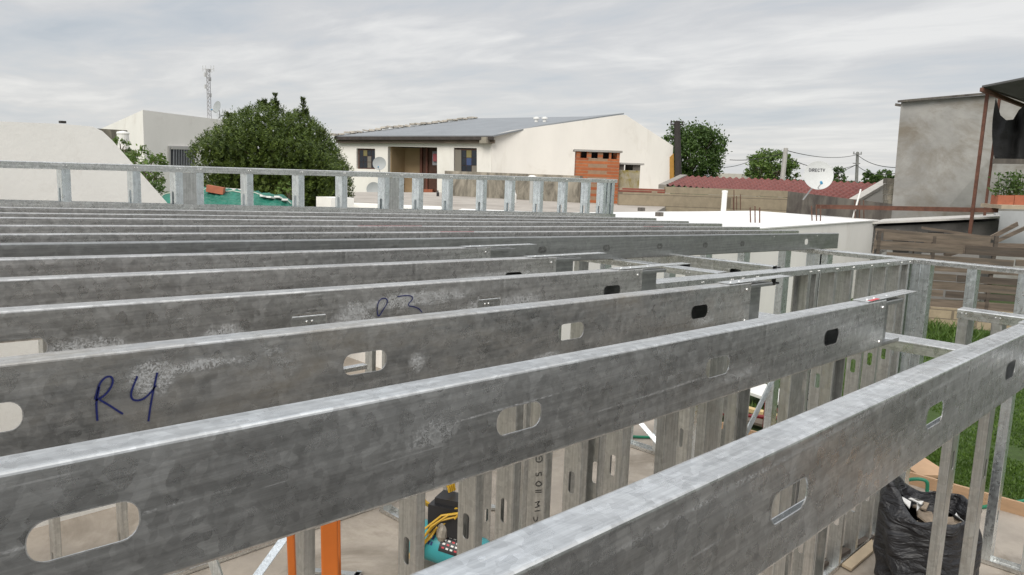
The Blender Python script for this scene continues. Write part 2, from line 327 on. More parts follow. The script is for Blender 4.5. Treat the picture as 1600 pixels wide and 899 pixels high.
# ---------------------------------------------------------------- cold-formed section builder
def csec(mb, O, A, Ln, U, V, w, f, lip, slots=(), t=.0016, r=.004, notch_end=False):
    """C channel. O: web outer-face centre at start; A axis, U across the web, V away from the outer web face."""
    O, A, U, V = (Vector(q) for q in (O, A, U, V))
    P3 = lambda s_, u, v: O+A*s_+U*u+V*v
    for sg in (1, -1):
        path = [(w/2-r-.001, 0)]
        path.append((w/2-r, 0))
        for k in (1, 2, 3): a = k*pi/6; path.append((w/2-r+r*sin(a), r-r*cos(a)))
        if lip > 0:
            path.append((w/2, f-r))
            for k in (1, 2, 3): a = k*pi/6; path.append((w/2-r+r*cos(a), f-r+r*sin(a)))
            path.append((w/2-lip, f))
        else: path.append((w/2, f))
        n = len(path); inner = []
        for i, (u, v) in enumerate(path):
            a = path[max(i-1, 0)]; b = path[min(i+1, n-1)]; du, dv = b[0]-a[0], b[1]-a[1]; l = math.hypot(du, dv) or 1
            inner.append((u-dv/l*t, v+du/l*t))
        ring = path+inner[::-1]; m2 = len(ring)
        vs = [P3(s_, u*sg, v) for s_ in (0, Ln) for u, v in ring]
        fs = [(i, (i+1) % m2, m2+(i+1) % m2, m2+i) for i in range(m2)]
        for k in (0, m2):
            fs += [(k+i, k+i+1, k+m2-2-i, k+m2-1-i) for i in range(n-1)]
        mb.add(vs, fs)
    hw = w/2-r-.001
    cuts = sorted(slots); cells = []; cur = 0
    for (c, sl, sh) in cuts:
        a, b = c-sl/2-.012, c+sl/2+.012
        a = max(a, cur); b = min(b, Ln)
        if b-a < sl*.8: continue
        if a > cur: cells.append((cur, a, None))
        cells.append((a, b, (c, sl, sh))); cur = b
    if cur < Ln: cells.append((cur, Ln, None))
    for a, b, sl in cells:
        if sl is None:
            mb.add([P3(a, -hw, 0), P3(b, -hw, 0), P3(b, hw, 0), P3(a, hw, 0), P3(a, -hw, t), P3(b, -hw, t), P3(b, hw, t), P3(a, hw, t)], [(0, 1, 2, 3), (4, 5, 6, 7), (0, 4, 5, 1), (1, 5, 6, 2), (2, 6, 7, 3), (3, 7, 4, 0)])
            continue
        c, l, h_ = sl; rr = h_*.42; K = 5; inn = []
        for cx_, cy_, a0 in ((l/2-rr, h_/2-rr, 0), (-l/2+rr, h_/2-rr, pi/2), (-l/2+rr, -h_/2+rr, pi), (l/2-rr, -h_/2+rr, 3*pi/2)):
            for k in range(K+1): q = a0+k*pi/2/K; inn.append((c+cx_+rr*cos(q), cy_+rr*sin(q)))
        n = len(inn); out = []
        cm = (a+b)/2
        for (x, y) in inn:
            dx_, dy_ = x-cm, y; k = min(((b-a)/2)/abs(dx_) if abs(dx_) > 1e-9 else 1e9, hw/abs(dy_) if abs(dy_) > 1e-9 else 1e9)
            out.append((cm+dx_*k, dy_*k))
        for z_ in (0, t):
            vs = [P3(x, y, z_) for x, y in inn]+[P3(x, y, z_) for x, y in out]; fs = [(i, (i+1) % n, n+(i+1) % n, n+i) for i in range(n)]
            # corners of the cell
            cs = [(b, hw), (a, hw), (a, -hw), (b, -hw)]; k0 = len(vs); vs += [P3(x, y, z_) for x, y in cs]
            def side(p):
                if abs(p[0]-b) < 1e-6: return 0
                if abs(p[0]-a) < 1e-6: return 2
                return 1 if p[1] > 0 else 3
            for i in range(n):
                sp_, sq_ = side(out[i]), side(out[(i+1) % n])
                if sp_ == sq_: continue
                f_ = [n+i]; j = sp_
                while j != sq_: f_.append(k0+j); j = (j+1) % 4
                fs.append(tuple(f_+[n+(i+1) % n]))
            mb.add(vs, fs)
        mb.add([P3(x, y, z_) for z_ in (0, t) for x, y in inn], [(i, (i+1) % n, n+(i+1) % n, n+i) for i in range(n)])
        # drawn edge of the punched slot
    return mb
def ring(mb, O, A, U, V, c, l, h_, off=-.0006, wd=.0022, parts=1):
    O, A, U, V = (Vector(q) for q in (O, A, U, V)); rr = h_*.45; K = 6; pts = []
    for cx_, cy_, a0 in ((l/2-rr, h_/2-rr, 0), (-l/2+rr, h_/2-rr, pi/2), (-l/2+rr, -h_/2+rr, pi), (l/2-rr, -h_/2+rr, 3*pi/2)):
        for k in range(K+1): q = a0+k*pi/2/K; pts.append((cx_+rr*cos(q), cy_+rr*sin(q), cos(q), sin(q)))
    n = len(pts); vs = []
    for sgn in (0, 1):
        for x, y, ux, uy in pts: vs.append(O+A*(c+x+ux*wd*sgn)+U*(y+uy*wd*sgn)+V*off)
    return mb.add(vs, [(i, (i+1) % n, n+(i+1) % n, n+i) for i in range(n)])
def stroke(mb, pts, wd, nrm):
    """marker stroke: a thin ribbon lying on a surface with normal nrm"""
    pts = [Vector(p) for p in pts]
    # smooth
    for _ in range(2):
        q = [pts[0]]
        for a, b in zip(pts, pts[1:]): q += [a*.75+b*.25, a*.25+b*.75]
        pts = q+[pts[-1]]
    nrm = Vector(nrm); vs = []
    for i, p in enumerate(pts):
        d = (pts[min(i+1, len(pts)-1)]-pts[max(i-1, 0)]).normalized(); s_ = d.cross(nrm).normalized()*wd/2
        vs += [p+s_, p-s_]
    return mb.add(vs, [(2*i, 2*i+1, 2*i+3, 2*i+2) for i in range(len(pts)-1)])
SCR = []
def screw(mb, p, n, r=.005):
    SCR.append(1)
    m1 = MB(); m1.lathe(p, [(0, .0035), (r*.55, .0033), (r*.9, .0018), (r, 0)], 8, n); mb.append(m1); return
    return mb.lathe(p, [(0, .0035), (r*.55, .0033), (r*.9, .0018), (r, 0)], 8, n)

# ---------------------------------------------------------------- setting: ground, slab
GZ = -3.08
mb = MB(); R_ = 1500; mb.add([(-R_, -R_, GZ), (R_, -R_, GZ), (R_, R_, GZ), (-R_, R_, GZ)], [(0, 1, 2, 3)])
tag(mb.build('ground', lawn_m, origin=(0, 0, GZ)), kind='structure')
mb = MB(); mb.bb((-3.4, -1.1, GZ-.05), (8.0, 7.05, -2.92))
tag(mb.build('concrete_slab', concrete), kind='structure')

mb = MB(); zz_ = GZ+.004; mb.add([(-40, -40, zz_), (30, -40, zz_), (30, -2.5, zz_), (8.1, -1.09, zz_), (-40, -1.09, zz_)], [(0, 1, 2, 3, 4)])
tag(mb.build('unseen_reflection_ground', rough_mat('dark ground for reflections', (.043, .041, .038), .35, 1.5, .95, .4, 20), origin=(0, -10, zz_)), kind='structure')  # unseen dark sheet, added so the joist webs reflect dark tones, not lawn
mb = MB(); zz_ = GZ+.006; mb.add([(-12, 7.06, zz_), (12.5, 7.06, zz_), (12.5, 20, zz_), (-12, 20, zz_)], [(0, 1, 2, 3)])
tag(mb.build('paved_yard', concrete, origin=(0, 12, zz_)), kind='structure')
# ---------------------------------------------------------------- roof joists
h0, a0, b0, Y0 = 0.26179, 0.02716, -0.00116, 0.372
def ztop(X, Y): return -h0-a0*X-b0*Y
ax_j = Vector((1, 0, -a0)).normalized()
WJ, FJ = .140, .046
ords = ['nearest', 'second', 'third', 'fourth', 'fifth', 'sixth', 'seventh', 'eighth', 'ninth', 'tenth', 'eleventh', 'twelfth']
descr = {1: 'nearest galvanised roof joist, crossing the lower right corner of the photo',
 2: 'second galvanised roof joist from the camera, with a red mark at its end',
 3: 'third roof joist from the camera with blue R4 written over a white scuff',
 4: 'fourth roof joist from the camera with a faint blue 3 and large white scuffs',
 5: 'fifth roof joist from the camera, its boxed end short of the long dark joist',
 6: 'sixth roof joist from the camera, the farthest of the short ones',
 7: 'long smooth dark grey joist with pressed oval knockouts, nearest of the long ones',
 8: 'long joist second behind the short ones, ending over the white roof',
 9: 'long joist third behind the short ones, with red marks on its top edge',
 10: 'long joist fourth behind the short ones', 11: 'long joist fifth behind the short ones', 12: 'farthest long joist, lying just in front of the parapet studs'}
yo = {1: 0.378, 2: .772, 3: 1.172, 4: 1.572, 5: 1.975, 6: 2.375, 7: 2.79, 8: 3.17, 9: 3.57, 10: 3.985, 11: 4.38, 12: 4.79}
zo = {8: -.002, 9: -.001, 10: .003, 12: .005}
joist_mats = {1: zinc('joist zinc near', .60, 0, .3, .4, (.97, .985, .985), rough=.40, seed=1, spots=[(.9, -.012, .5, .004), (1.5, -.02, .3, .005)]),
 2: zinc('joist zinc long', .55, 0, .42, .45, (.965, .98, .975), seed=2, spots=[(.1, -.072, .25, .0022), (.75, -.05, .22, .0016), (1.2, -.088, .25, .002), (.62, -.06, .05, .02), (2.2, -.115, .12, .012), (1.45, -.1, .1, .012)]),
 3: zinc('joist zinc marked', .50, 0, .75, .8, (.97, .975, .96), seed=3.3, spots=[(.425, -.045, .035, .03), (.50, -.035, .07, .010), (.92, -.085, .02, .02), (2.0, -.10, .07, .015), (1.3, -.12, .05, .01)], dirtcol=(.17, .135, .085)),
 4: zinc('joist zinc scuffed', .52, 0, .5, .95, (1, .99, .96), seed=5.1, spots=[(.455, -.085, .09, .026), (.72, -.085, .05, .028), (1.62, -.085, .13, .035), (1.05, -.08, .06, .05), (1.25, -.04, .2, .02), (1.47, -.09, .09, .035)]),
 5: zinc('joist zinc streaked', .5, 0, .55, .75, (1, .985, .955), seed=7.7, spots=[(.95, -.10, .09, .02), (.66, -.11, .05, .02), (1.9, -.06, .25, .015)])}
zj2 = zinc('zinc joist mid', .48, 0, .3, .5, (1, .99, .965), seed=10.3)
for k in range(1, 13):
    Y = yo[k] if k < 7 else yo[k]; x0 = -2.5 if k > 1 else -1.2
    x1 = {1: 2.32, 2: 2.321, 3: 2.287, 4: 2.261, 5: 2.262, 6: 2.295}.get(k, 7.24)
    zt0 = ztop(x0, Y)+zo.get(k, 0)
    base = Vector((0, Y-FJ, ztop(0, Y)-WJ/2))
    root = empty('roof_joist', base, descr[k], 'roof joist', 'galvanised roof joists')
    slots = []
    st = {1: (.812, .55), 2: (.211, .575), 3: (.212, .588), 4: (.348, .58), 5: (.3, .575), 6: (.28, .575), 7: (6.534, 9)}.get(k)
    if st:
        s0, dp = st; s = s0
        while s-dp > x0+.15: s -= dp
        while s < x1-.1:
            L0 = .094 if k != 7 else .085
            slots.append((s-x0, L0, .039 if k != 1 else .038)); s += dp
        if k == 7: slots = [(6.534-x0, .07, .05)]
    mt = joist_mats.get(k, zj2 if k == 6 else (z_new if k == 7 else zj2))
    b = MB(); O = (x0, Y-FJ, zt0-WJ/2)
    csec(b, O, ax_j, (x1-x0)/ax_j.x, (0, 0, 1), (0, 1, 0), WJ, FJ, .014, slots)
    b.build('channel', mt, root)
    for (c, l, hh) in slots:
        rg = MB(); ring(rg, Vector(O), ax_j, (0, 0, 1), (0, 1, 0), c, l, hh, -.0008, .0012); rg.build('slot_rim', scuff_m, root)
    rg = MB()
    if k in (2, 4):
        ring(rg, Vector(O), ax_j, (0, 0, 1), (0, 1, 0), {2: 1.08, 4: 1.33}[k]-x0, .10, .042, -.0006, .0009 if k == 2 else .0018)
        rg.build('knockout_outline', scuff_m, root)
    if k >= 7:
        for X in ([2.62, 3.1, 3.675, 4.247, 4.825, 5.373] if k == 7 else []):
            rg = MB()
            ring(rg, Vector(O), ax_j, (0, 0, 1), (0, 1, 0), X-x0, .032, .004, -.0006, .017)
            rg.build('pressed_knockout', dark_ring, root)
    sc = []
    if k <= 6:
        # end: the top flange runs on over a boxed stub channel whose flanges point at the camera
        zt = lambda X: ztop(X, Y)+zo.get(k, 0)
        xs = x1+.003; xe = 2.605 if k == 2 else 2.59
        b2 = MB(); csec(b2, (x1-.47, Y-.003, zt(x1-.47)-WJ/2-.0035), ax_j, .47+.155, (0, 0, 1), (0, -1, 0), WJ-.006, .042, .012)
        b2.build('end_stub', z_new, root)
        b3 = MB(); p0 = Vector((x1-.14, Y-FJ*.5, zt(x1-.14)+.0018)); p1 = Vector((xe, Y-FJ*.5, zt(xe)+.006)); b3.beam(p0, p1, FJ*.97, .0018)
        b3.build('splice_strap', z_track_x, root)
        for q in (.1, .045, -.06): screw(sc, (x1-q, Y-FJ*.55, zt(x1-q)+.0028), (0, 0, 1), .0045)
        for zz in (.02, .12): screw(sc, (x1-.03, Y-FJ-.001, zt(x1)-zz), (0, -1, 0), .0045)
    elif k == 7:
        for X in (5.9, 6.75): screw(sc, (X, Y-FJ-.001, ztop(X, Y)-.02), (0, -1, 0), .004)
    for m1 in sc: m1.build('screw', screw_m, root)
    # writing
    wp = lambda x, y, zoom, ox, oy: (lambda q: Vector((q.x, Y-FJ-.0012, q.z)))(ony(ox+x/zoom, oy+y/zoom, Y-FJ-.001))
    if k == 3:
        w_ = MB()
        for s_ in ([(400, 140), (392, 175), (387, 215), (392, 278)], [(383, 193), (398, 130), (425, 100), (450, 99), (456, 122), (440, 155), (412, 183), (385, 195)], [(400, 192), (440, 215), (470, 235), (495, 250)],
                   [(553, 98), (535, 140), (525, 175), (535, 196), (570, 195), (600, 172), (628, 135)], [(633, 83), (620, 140), (605, 220), (597, 280)]):
            stroke(w_, [wp(x, y, 2.575, 0, 550) for x, y in s_], .0028, (0, -1, 0))
        w_.build('marker_writing', ink, root)
    if k == 4:
        w_ = MB()
        for s_ in ([(655, 590), (655, 620), (662, 643), (682, 610), (705, 575), (713, 552), (697, 538), (672, 545), (657, 570), (655, 600)],
                   [(765, 532), (800, 525), (840, 527), (850, 542), (815, 580), (850, 585), (880, 595), (897, 617)]):
            stroke(w_, [wp(x, y, 3.4575, 400, 310) for x, y in s_], .0026, (0, -1, 0))
        w_.build('marker_writing', ink, root)
    rd = {2: [(2.2, 2.27)], 8: [(2.7, 2.95)], 9: [(2.45, 2.9), (5.2, 5.5)], 10: []}.get(k, [])
    if rd:
        w_ = MB()
        for (xa, xb) in rd: stroke(w_, [(xa, Y-FJ*.85, ztop(xa, Y)+zo.get(k, 0)+.0032 if k == 2 else ztop(xa, Y)+zo.get(k, 0)+.0022), (xb, Y-FJ*.85, ztop(xb, Y)+zo.get(k, 0)+.0052 if k == 2 else ztop(xb, Y)+zo.get(k, 0)+.0022)], .012, (0, 0, 1))
        w_.build('red_mark', red_ink, root)
# thin closing strip between the long joists' left pieces (overlap splices)
for k, (xa, xb) in {6: (2.0, 2.29), 8: (2.1, 2.9), 9: (2.2, 3.4)}.items():
    pass

# ---------------------------------------------------------------- wall frames
def wall_frame(name, label, axis, pos, s0, s1, top, bot, studs, dpt=.1, fl=.042, mstud=z_stud, mtrack=None, flip=(), slot_from=None, group='galvanised stud wall frames', extra=None, slotz=None, bottom_track=True, lipT=.036):
    A = Vector((1, 0, 0)) if axis == 'x' else Vector((0, 1, 0)); D = Vector((0, 1, 0)) if axis == 'x' else Vector((1, 0, 0))
    P3 = lambda s_, d, z: A*s_+D*(pos+d)+Vector((0, 0, z))
    root = empty(name, P3((s0+s1)/2, dpt/2, bot if not callable(bot) else bot(s0)), label, 'wall frame', group)
    tf = top if callable(top) else (lambda s_: top); bf = bot if callable(bot) else (lambda s_: bot)
    mtrack = mtrack or (z_track_x if axis == 'x' else z_stud_y)
    a = P3(s0, dpt/2, tf(s0)); b = P3(s1, dpt/2, tf(s1)); ax = (b-a).normalized()
    U = D; V = Vector((0, 0, -1)); m1 = MB(); csec(m1, a, ax, (b-a).length, U, V, dpt+.004, lipT, 0); m1.build('top_track', mtrack, root)
    if bottom_track:
        a = P3(s0, dpt/2, bf(s0)); b = P3(s1, dpt/2, bf(s1)); m1 = MB(); csec(m1, a, (b-a).normalized(), (b-a).length, U, -V, dpt+.004, lipT, 0); m1.build('bottom_track', mtrack, root)
    sc = []
    for i, s_ in enumerate(studs):
        fdir = -1 if i in flip else 1
        zb, zt = bf(s_)+.004, tf(s_)-.004; m1 = MB(); sl = []
        z_ = (slotz if slotz is not None else .386)
        while z_ < zt-zb-.05:
            if abs(z_-.986) > .05 and z_ < 1.8: sl.append((z_, .10, .034))
            z_ += .6
        csec(m1, P3(s_, dpt/2, zb), (0, 0, 1), zt-zb, D, A*fdir, dpt-.002, fl, .011, sl)
        m1.build('stud', mstud, root)
        for q in (.012, .030): screw(sc, P3(s_+fdir*q, -.003, zt-.014), -D, .004)
    for m1 in sc: m1.build('screw', screw_m, root)
    return root
FZ = -2.916
jb = lambda X, Y: ztop(X, Y)-WJ-.003
# wall under the joist ends
wall_frame('stud_wall_frame', 'stud wall frame under the ends of the short joists, running to the lower right', 'y', 2.60, -1.0, 1.92, -.488, FZ,
           [-.85, -.45, -.05, .30, 1.0, 1.10, 1.34, 1.42, 1.6], flip=(4, 6), dpt=.105)
# inner wall parallel to the joists, meets the outer wall at the corner
X3 = [1.15, 1.585, 1.867, 2.07, 2.49, 2.66, 2.79, 3.37, 3.715, 3.79, 3.96, 4.72, 4.80, 5.10, 5.39, 5.745, 6.085, 6.40, 6.60]
wall_frame('stud_wall_frame', 'long inner stud wall frame parallel to the joists, its sloping top track reaching the far corner', 'x', 1.93, 1.0, 6.70,
           lambda s_: -.40-a0*s_, FZ, X3, flip=(5, 8, 11), dpt=.10, fl=.042)
# outer wall beyond, across the view at right
wall_frame('stud_wall_frame', 'outer stud wall frame at right in front of the timber fence, bright bluish studs', 'y', 6.712, -1.05, 5.10, -.580, FZ,
           [-1.0, -.7, -.3, .1, .5, .86, 1.13, 1.47, 1.80, 1.87, 1.96, 2.62, 2.67, 2.74, 3.0, 3.40, 3.80, 4.2, 4.6, 5.02], flip=(), mstud=z_bright, fl=.07, dpt=.12)
# short frame at right with heavy head
wall_frame('stud_wall_frame', 'short stud frame with folded head track standing behind the nearest joist at right edge', 'y', 4.08, .10, .955, -.57, FZ,
           [.12, .45, .765, .905], mstud=z_stud, fl=.045, dpt=.10, lipT=.045)
# cross wall behind
wall_frame('stud_wall_frame', 'cross wall frame between the inner wall and the parapet, its bright top track seen past the joist ends', 'y', 3.74, 2.04, 5.05, -.500, FZ,
           [2.2, 2.6, 3.0, 3.4, 3.8, 4.2, 4.6, 5.0], dpt=.10)
# punched header beam
root = empty('header_beam', (4.42, 3.5, -.60), 'grey punched header beam with dark slots under the long joists', 'beam')
b = MB(); csec(b, (4.40, 2.04, -.565), (0, 1, 0), 3.0, (0, 0, 1), (1, 0, 0), .12, .06, .012, [(.24, .075, .030), (.60, .075, .030), (1.1, .075, .030), (1.6, .075, .03)]); b.build('channel', z_stud_y, root)
b = MB(); csec(b, (4.46, 2.04, -.568), (0, 1, 0), 3.0, (0, 0, 1), (1, 0, 0), .11, .05, .012); b.build('backing_channel', z_new, root)
# outer wall under the parapet
wall_frame('stud_wall_frame', 'outer stud wall frame below the parapet, far side of the floor', 'x', 5.12, -2.4, 6.83,
           lambda s_: jb(s_, 5.2)-.005, FZ, [-2.3+.4*i for i in range(23)], mstud=z_stud, dpt=.1)
for zz, xx0, xx1 in ((-2.35, 2.1, 3.6), (-1.6, 2.4, 3.6)):
    mb = MB(); csec(mb, (xx0, 5.08, zz), (1, 0, 0), xx1-xx0, (0, 1, 0), (0, 0, -1), .07, .035, 0)
    tag(mb.build('blocking_track', z_track_x), 'horizontal blocking track fixed low across the far wall studs' if zz < -2 else 'horizontal blocking track fixed higher across the far wall studs', 'track')
# wall that carries the joists at the left
wall_frame('stud_wall_frame', 'stud wall frame carrying the left ends of the joists', 'y', -2.35, -.1, 5.05, jb(-2.35, 2)-.008, FZ, [0, .4, .8, 1.2, 1.6, 2.0, 2.4, 2.8, 3.2, 3.6, 4.0, 4.4, 4.8], dpt=.1)
# parapet
par = [1.49-.38*2, 1.49-.40, 1.49, 1.89, 2.17, 2.27, 2.68, 3.08, 3.47, 3.82, 3.95, 4.27, 4.64, 5.02, 5.38, 5.74, 6.10, 6.46, 6.66, 6.74, 6.83]
par = [-1.9, -1.5, -1.1, -.7, -.3, .1, .5, 1.06, 1.455]+[XX for XX in (1.86, 2.13, 2.27, 2.63, 3.04, 3.42, 3.83, 3.98, 4.19, 4.53, 4.95, 5.33, 5.74, 6.12, 6.50, 6.78, 6.85, 6.93)]
pr_ = wall_frame('parapet_frame', 'low parapet frame of pale studs under one level rail behind all the joists', 'x', 5.145, -2.4, 7.02, -.040, lambda s_: ztop(s_, 5.15)-.02, par, mstud=z_bright, fl=.05, dpt=.10, slotz=.07, lipT=.042)
# wide filler sheets inside the double posts of the parapet
for i, (xa, xb) in enumerate(((2.17, 2.275), (3.87, 3.985))):
    mb = MB(); zb = ztop(xa, 5.15)-.01; mb.bb((xa, 5.150, zb), (xb, 5.152, -.085)); mb.build('box_stud_web', z_stud, pr_)

# flat strap braces and diagonals
def brace(a, b, w, label):
    a = Vector(a); b = Vector(b); d = (b-a).normalized(); side = d.cross(Vector((r2.x, r2.y, 0)).cross(Vector((0, 0, 1)))).normalized()
    m1 = MB(); U = d.cross(fw).normalized(); V = U.cross(d).normalized(); csec(m1, a, d, (b-a).length, U, V, w, .02, .006)
    tag(m1.build('diagonal_brace', z_bright), label, 'brace', 'diagonal braces')
brace(onx(1210, 590, 5.6), onx(1160, 690, 5.4), .035, 'shiny diagonal brace standing left of the red trestle')
brace((6.60, 4.75, -2.3), onz(1048, 716, -2.90), .05, 'thin diagonal brace near the far corner of the floor')
brace(ony(452, 830, 4.2), ony(340, 985, 3.9), .05, 'diagonal brace left of the orange ladder')
brace(ony(322, 850, 3.6), ony(368, 985, 3.5), .05, 'steep diagonal brace at the lower left edge')

# roller writing on one stud of the long wall
root = MB()
def cx_pt(x, y):
    q = onx(760+x/4.73, 640+y/4.73, 2.255); return q
E3 = [[(368, 345), (412, 340), (412, 388), (366, 390), (368, 345)], [(390, 350), (390, 372)], [(368, 470), (366, 490), (382, 494), (386, 470), (404, 462), (406, 492)],
      [(385, 530), (366, 545), (366, 562), (385, 568), (404, 562), (408, 545), (385, 530)], [(362, 600), (408, 596)], [(362, 612), (408, 612)],
      [(360, 690), (398, 676), (370, 705), (398, 712), (360, 726)], [(358, 752), (396, 748)], [(346, 792), (352, 826), (374, 826), (378, 792)]]
for s_ in E3: stroke(root, [cx_pt(x, y)+Vector((-.0012, 0, 0)) for x, y in s_], .0035, (-1, 0, 0))
wl = [o for o in COL.objects if o.name.startswith('stud_wall_frame') and 'long inner' in o.get('label', '')][0]
mbx = MB(); csec(mbx, (2.256, 1.978, FZ+.01), (0, 0, 1), 2.40, (0, 1, 0), (1, 0, 0), .098, .04, .01, []); mbx.build('stud', z_stud, wl)
root.build('roller_writing', ink_black, wl)

# ---------------------------------------------------------------- step ladder, compressor, bag, hoses
lad = empty('step_ladder', (.65, 1.5, FZ), 'orange fibreglass step ladder standing under the second joist', 'ladder')
A1 = ony(515, 850, 1.32); A2 = ony(455, 870, 1.62); vdir = Vector((A1.x, A1.y, 0)).normalized(); pv = Vector((vdir.y, -vdir.x, 0))
for far in (0, .40):
    for (p, lean, w) in ((A1, .015, .036), (A2, .03, .019)):
        t0 = p+vdir*far+pv*(.008*(far > 0)); dz = pv*lean+Vector((0, 0, -1)); top_ = t0-dz*((-.52 if far else -.66)-t0.z); bo = t0+dz*(t0.z-FZ)
        b = MB(); d = (bo-top_).normalized(); csec(b, top_, d, (bo-top_).length, pv, vdir, w, .028, 0); b.build('rail', orange_m, lad)
alu = plain('ladder aluminium', (.6, .6, .6), .4, .8)
for i in range(7):
    z_ = FZ+.25+i*.27; b = MB(); q = A1+pv*(.015*(A1.z-z_)); q.z = z_; b.beam(q+vdir*.02, q+vdir*.40, .03, .02); b.build('tread', alu, lad)

# compressor behind the studs
cp = onz(700, 850, -2.72); cmp_ = empty('air_compressor', (cp.x, cp.y, FZ), 'teal air compressor with dark motor and yellow hoses lying behind the studs', 'compressor')
axd = (r2*.82+Vector((fw.x, fw.y, 0)).normalized()*-.3+Vector((0, 0, -.12))).normalized()
b = MB(); c = cp+Vector((0, 0, -.02)); b.lathe(c-axd*.28, [(0, -.07), (.07, -.06), (.115, -.03), (.135, .02), (.135, .54), (.115, .59), (.07, .62), (0, .63)], 28, axd); b.build('tank', teal, cmp_, True)
nn = (-fw+Vector((0, 0, .5))); nn = (nn-axd*nn.dot(axd)).normalized(); sd_ = axd.cross(nn).normalized()
def on_tank(a, th, r=.137): return c+axd*a+(nn*cos(th)+sd_*sin(th))*r
def tank_patch(name, a0_, a1_, t0, t1, mat, r=.137):
    b = MB(); b.grid(lambda i, j: on_tank(a0_+(a1_-a0_)*i, t0+(t1-t0)*j, r), 2, 8); b.build(name, mat, cmp_)
tank_patch('rating_label', -.02, .14, -.55, .45, black_pl)
for i in range(4):
    for j in range(4): tank_patch('label_print', .0+j*.033, .02+j*.033, -.42+i*.2, -.33+i*.2, white_pl if (i+j) % 3 else red_ink, .1375)
blue_l = plain('dark blue print', (.01, .04, .16), .5)
for i in range(3):
    for j in range(3): tank_patch('side_print', -.13+j*.02, -.118+j*.022, -.5+i*.3, -.3+i*.3, blue_l, .1375)
b = MB(); b.box(c+Vector((0, 0, .24))+axd*.05, (.34, .20, .22), Matrix.Rotation(YAW-pi/2-.35, 3, 'Z')); b.box(c+Vector((0, 0, .37))+axd*.05, (.26, .15, .06), Matrix.Rotation(YAW-pi/2-.35, 3, 'Z')); b.build('motor', black_pl, cmp_)
for i in range(7):
    b = MB(); b.box(c+Vector((0, 0, .16+i*.022))+axd*.1-fw*.09, (.2, .03, .006), Matrix.Rotation(YAW-pi/2-.35, 3, 'Z')); b.build('cooling_fin', z_new, cmp_)
b = MB(); b.lathe(c+Vector((0, 0, .13))-axd*.04-fw*.1, [(0, .08), (.03, .07), (.045, .02), (.04, -.03), (.02, -.06)], 10, (0.3, 0.1, 1)); b.build('gauge_head', rough_mat('cast metal', (.4, .36, .3), .3, 20, .5, .3, 40, metallic=.4), cmp_)
hz_ = MB()
for i in range(7):
    o_ = Vector((0, 0, .01*i)); rz_ = random.Random(i+90); jj = lambda: Vector((rz_.gauss(0, .018), rz_.gauss(0, .018), rz_.gauss(0, .014))); s1 = c+Vector((0, 0, -.12+.012*i))-r2*(.20+.006*i)-fw*(.04+.02*i)+jj()
    hz_.tube([s1, s1+r2*.05+Vector((0, 0, .16))+jj(), s1+r2*(.11)+Vector((0, 0, .25))+jj(), s1+r2*(.17+.01*i)+Vector((0, 0, .33))+jj(), s1+r2*(.26+.02*i)+Vector((0, 0, .46-.02*i))+jj(), s1+r2*.33+Vector((0, 0, .50-.03*i)), s1+r2*.42+Vector((0, 0, .44))], .008, 6)
for i in range(4):
    cc_ = c-r2*(.10)+Vector((0, 0, .42)); rr_ = .10+.012*i
    hz_.tube([cc_+r2*rr_*cos(a)+Vector((0, 0, rr_*sin(a)))+fw*.02*i for a in [k*pi/8 for k in range(0, 14)]], .009, 6)
tag(hz_.build('yellow_hose', yellow_m), 'bundle of yellow hoses draped over the teal compressor', 'hose')

# bin bag
bc = Vector((5.90, 1.30, FZ))-Vector((r2.x, r2.y, 0))*.10; bag = empty('rubbish_bag', bc, 'black rubbish bag with open top full of white scraps', 'bag')
def bagf(i, j):
    th = i*2*pi; v = j
    prof = [(0.0, .0), (.32, .0), (.375, .15), (.38, .30), (.365, .46), (.345, .60), (.33, .68), (.30, .69), (.27, .62), (.25, .55)]
    q = v*(len(prof)-1); k = min(int(q), len(prof)-2); t = q-k; r = prof[k][0]*(1-t)+prof[k+1][0]*t; z = prof[k][1]*(1-t)+prof[k+1][1]*t
    nx = noise.noise(Vector((cos(th)*2.2, sin(th)*2.2, z*3.0)))*.07+noise.noise(Vector((cos(th)*3+z*3, sin(th)*3, z*9)))*.03
    fold = .018*sin(th*9+z*7)*(z/.75)
    z += .06*noise.noise(Vector((cos(th)*1.3, sin(th)*1.3, 5)))*(z/.75)*2 + (.10 if False else 0)
    z += .16*max(0, cos(th-2.0))**3*(z > .45)
    return bc+Vector((cos(th)*(r+nx+fold), sin(th)*(r+nx+fold)*.85, z+.004))
b = MB(); b.grid(bagf, 72, 45); b.build('bag_skin', bag_m, bag, True)
b = MB()
for i in range(26):
    p = bc+Vector((random.uniform(-.24, .24), random.uniform(-.18, .18), .54+random.uniform(-.02, .06)))
    rt_ = Matrix.Rotation(random.uniform(0, 6), 3, 'Z') @ Matrix.Rotation(random.uniform(-.7, .7), 3, 'X'); b.box(p, (random.uniform(.05, .16), random.uniform(.04, .12), .012), rt_)
b.build('scraps', rough_mat('mixed rubbish', (.30, .24, .18), .5, 8, .8, .4, 30), bag)
for i, (px, py, s_) in enumerate(((1412, 786, .17), (1450, 800, .20), (1506, 813, .13), (1435, 782, .12))):
    p = onz(px, py+6, FZ+.63); b = MB(); q = [p+Vector((random.uniform(-1, 1)*s_*.5, random.uniform(-1, 1)*s_*.5, random.uniform(-.0, .5)*s_)) for _ in range(5)]
    b.add(q+[k+Vector((0.004, 0, .004)) for k in q], [(0, 1, 2), (0, 2, 3), (1, 2, 4), (2, 3, 4), (5, 6, 7), (5, 7, 8), (6, 7, 9), (7, 8, 9)]); b.build('paper_scrap', paper_m, bag)

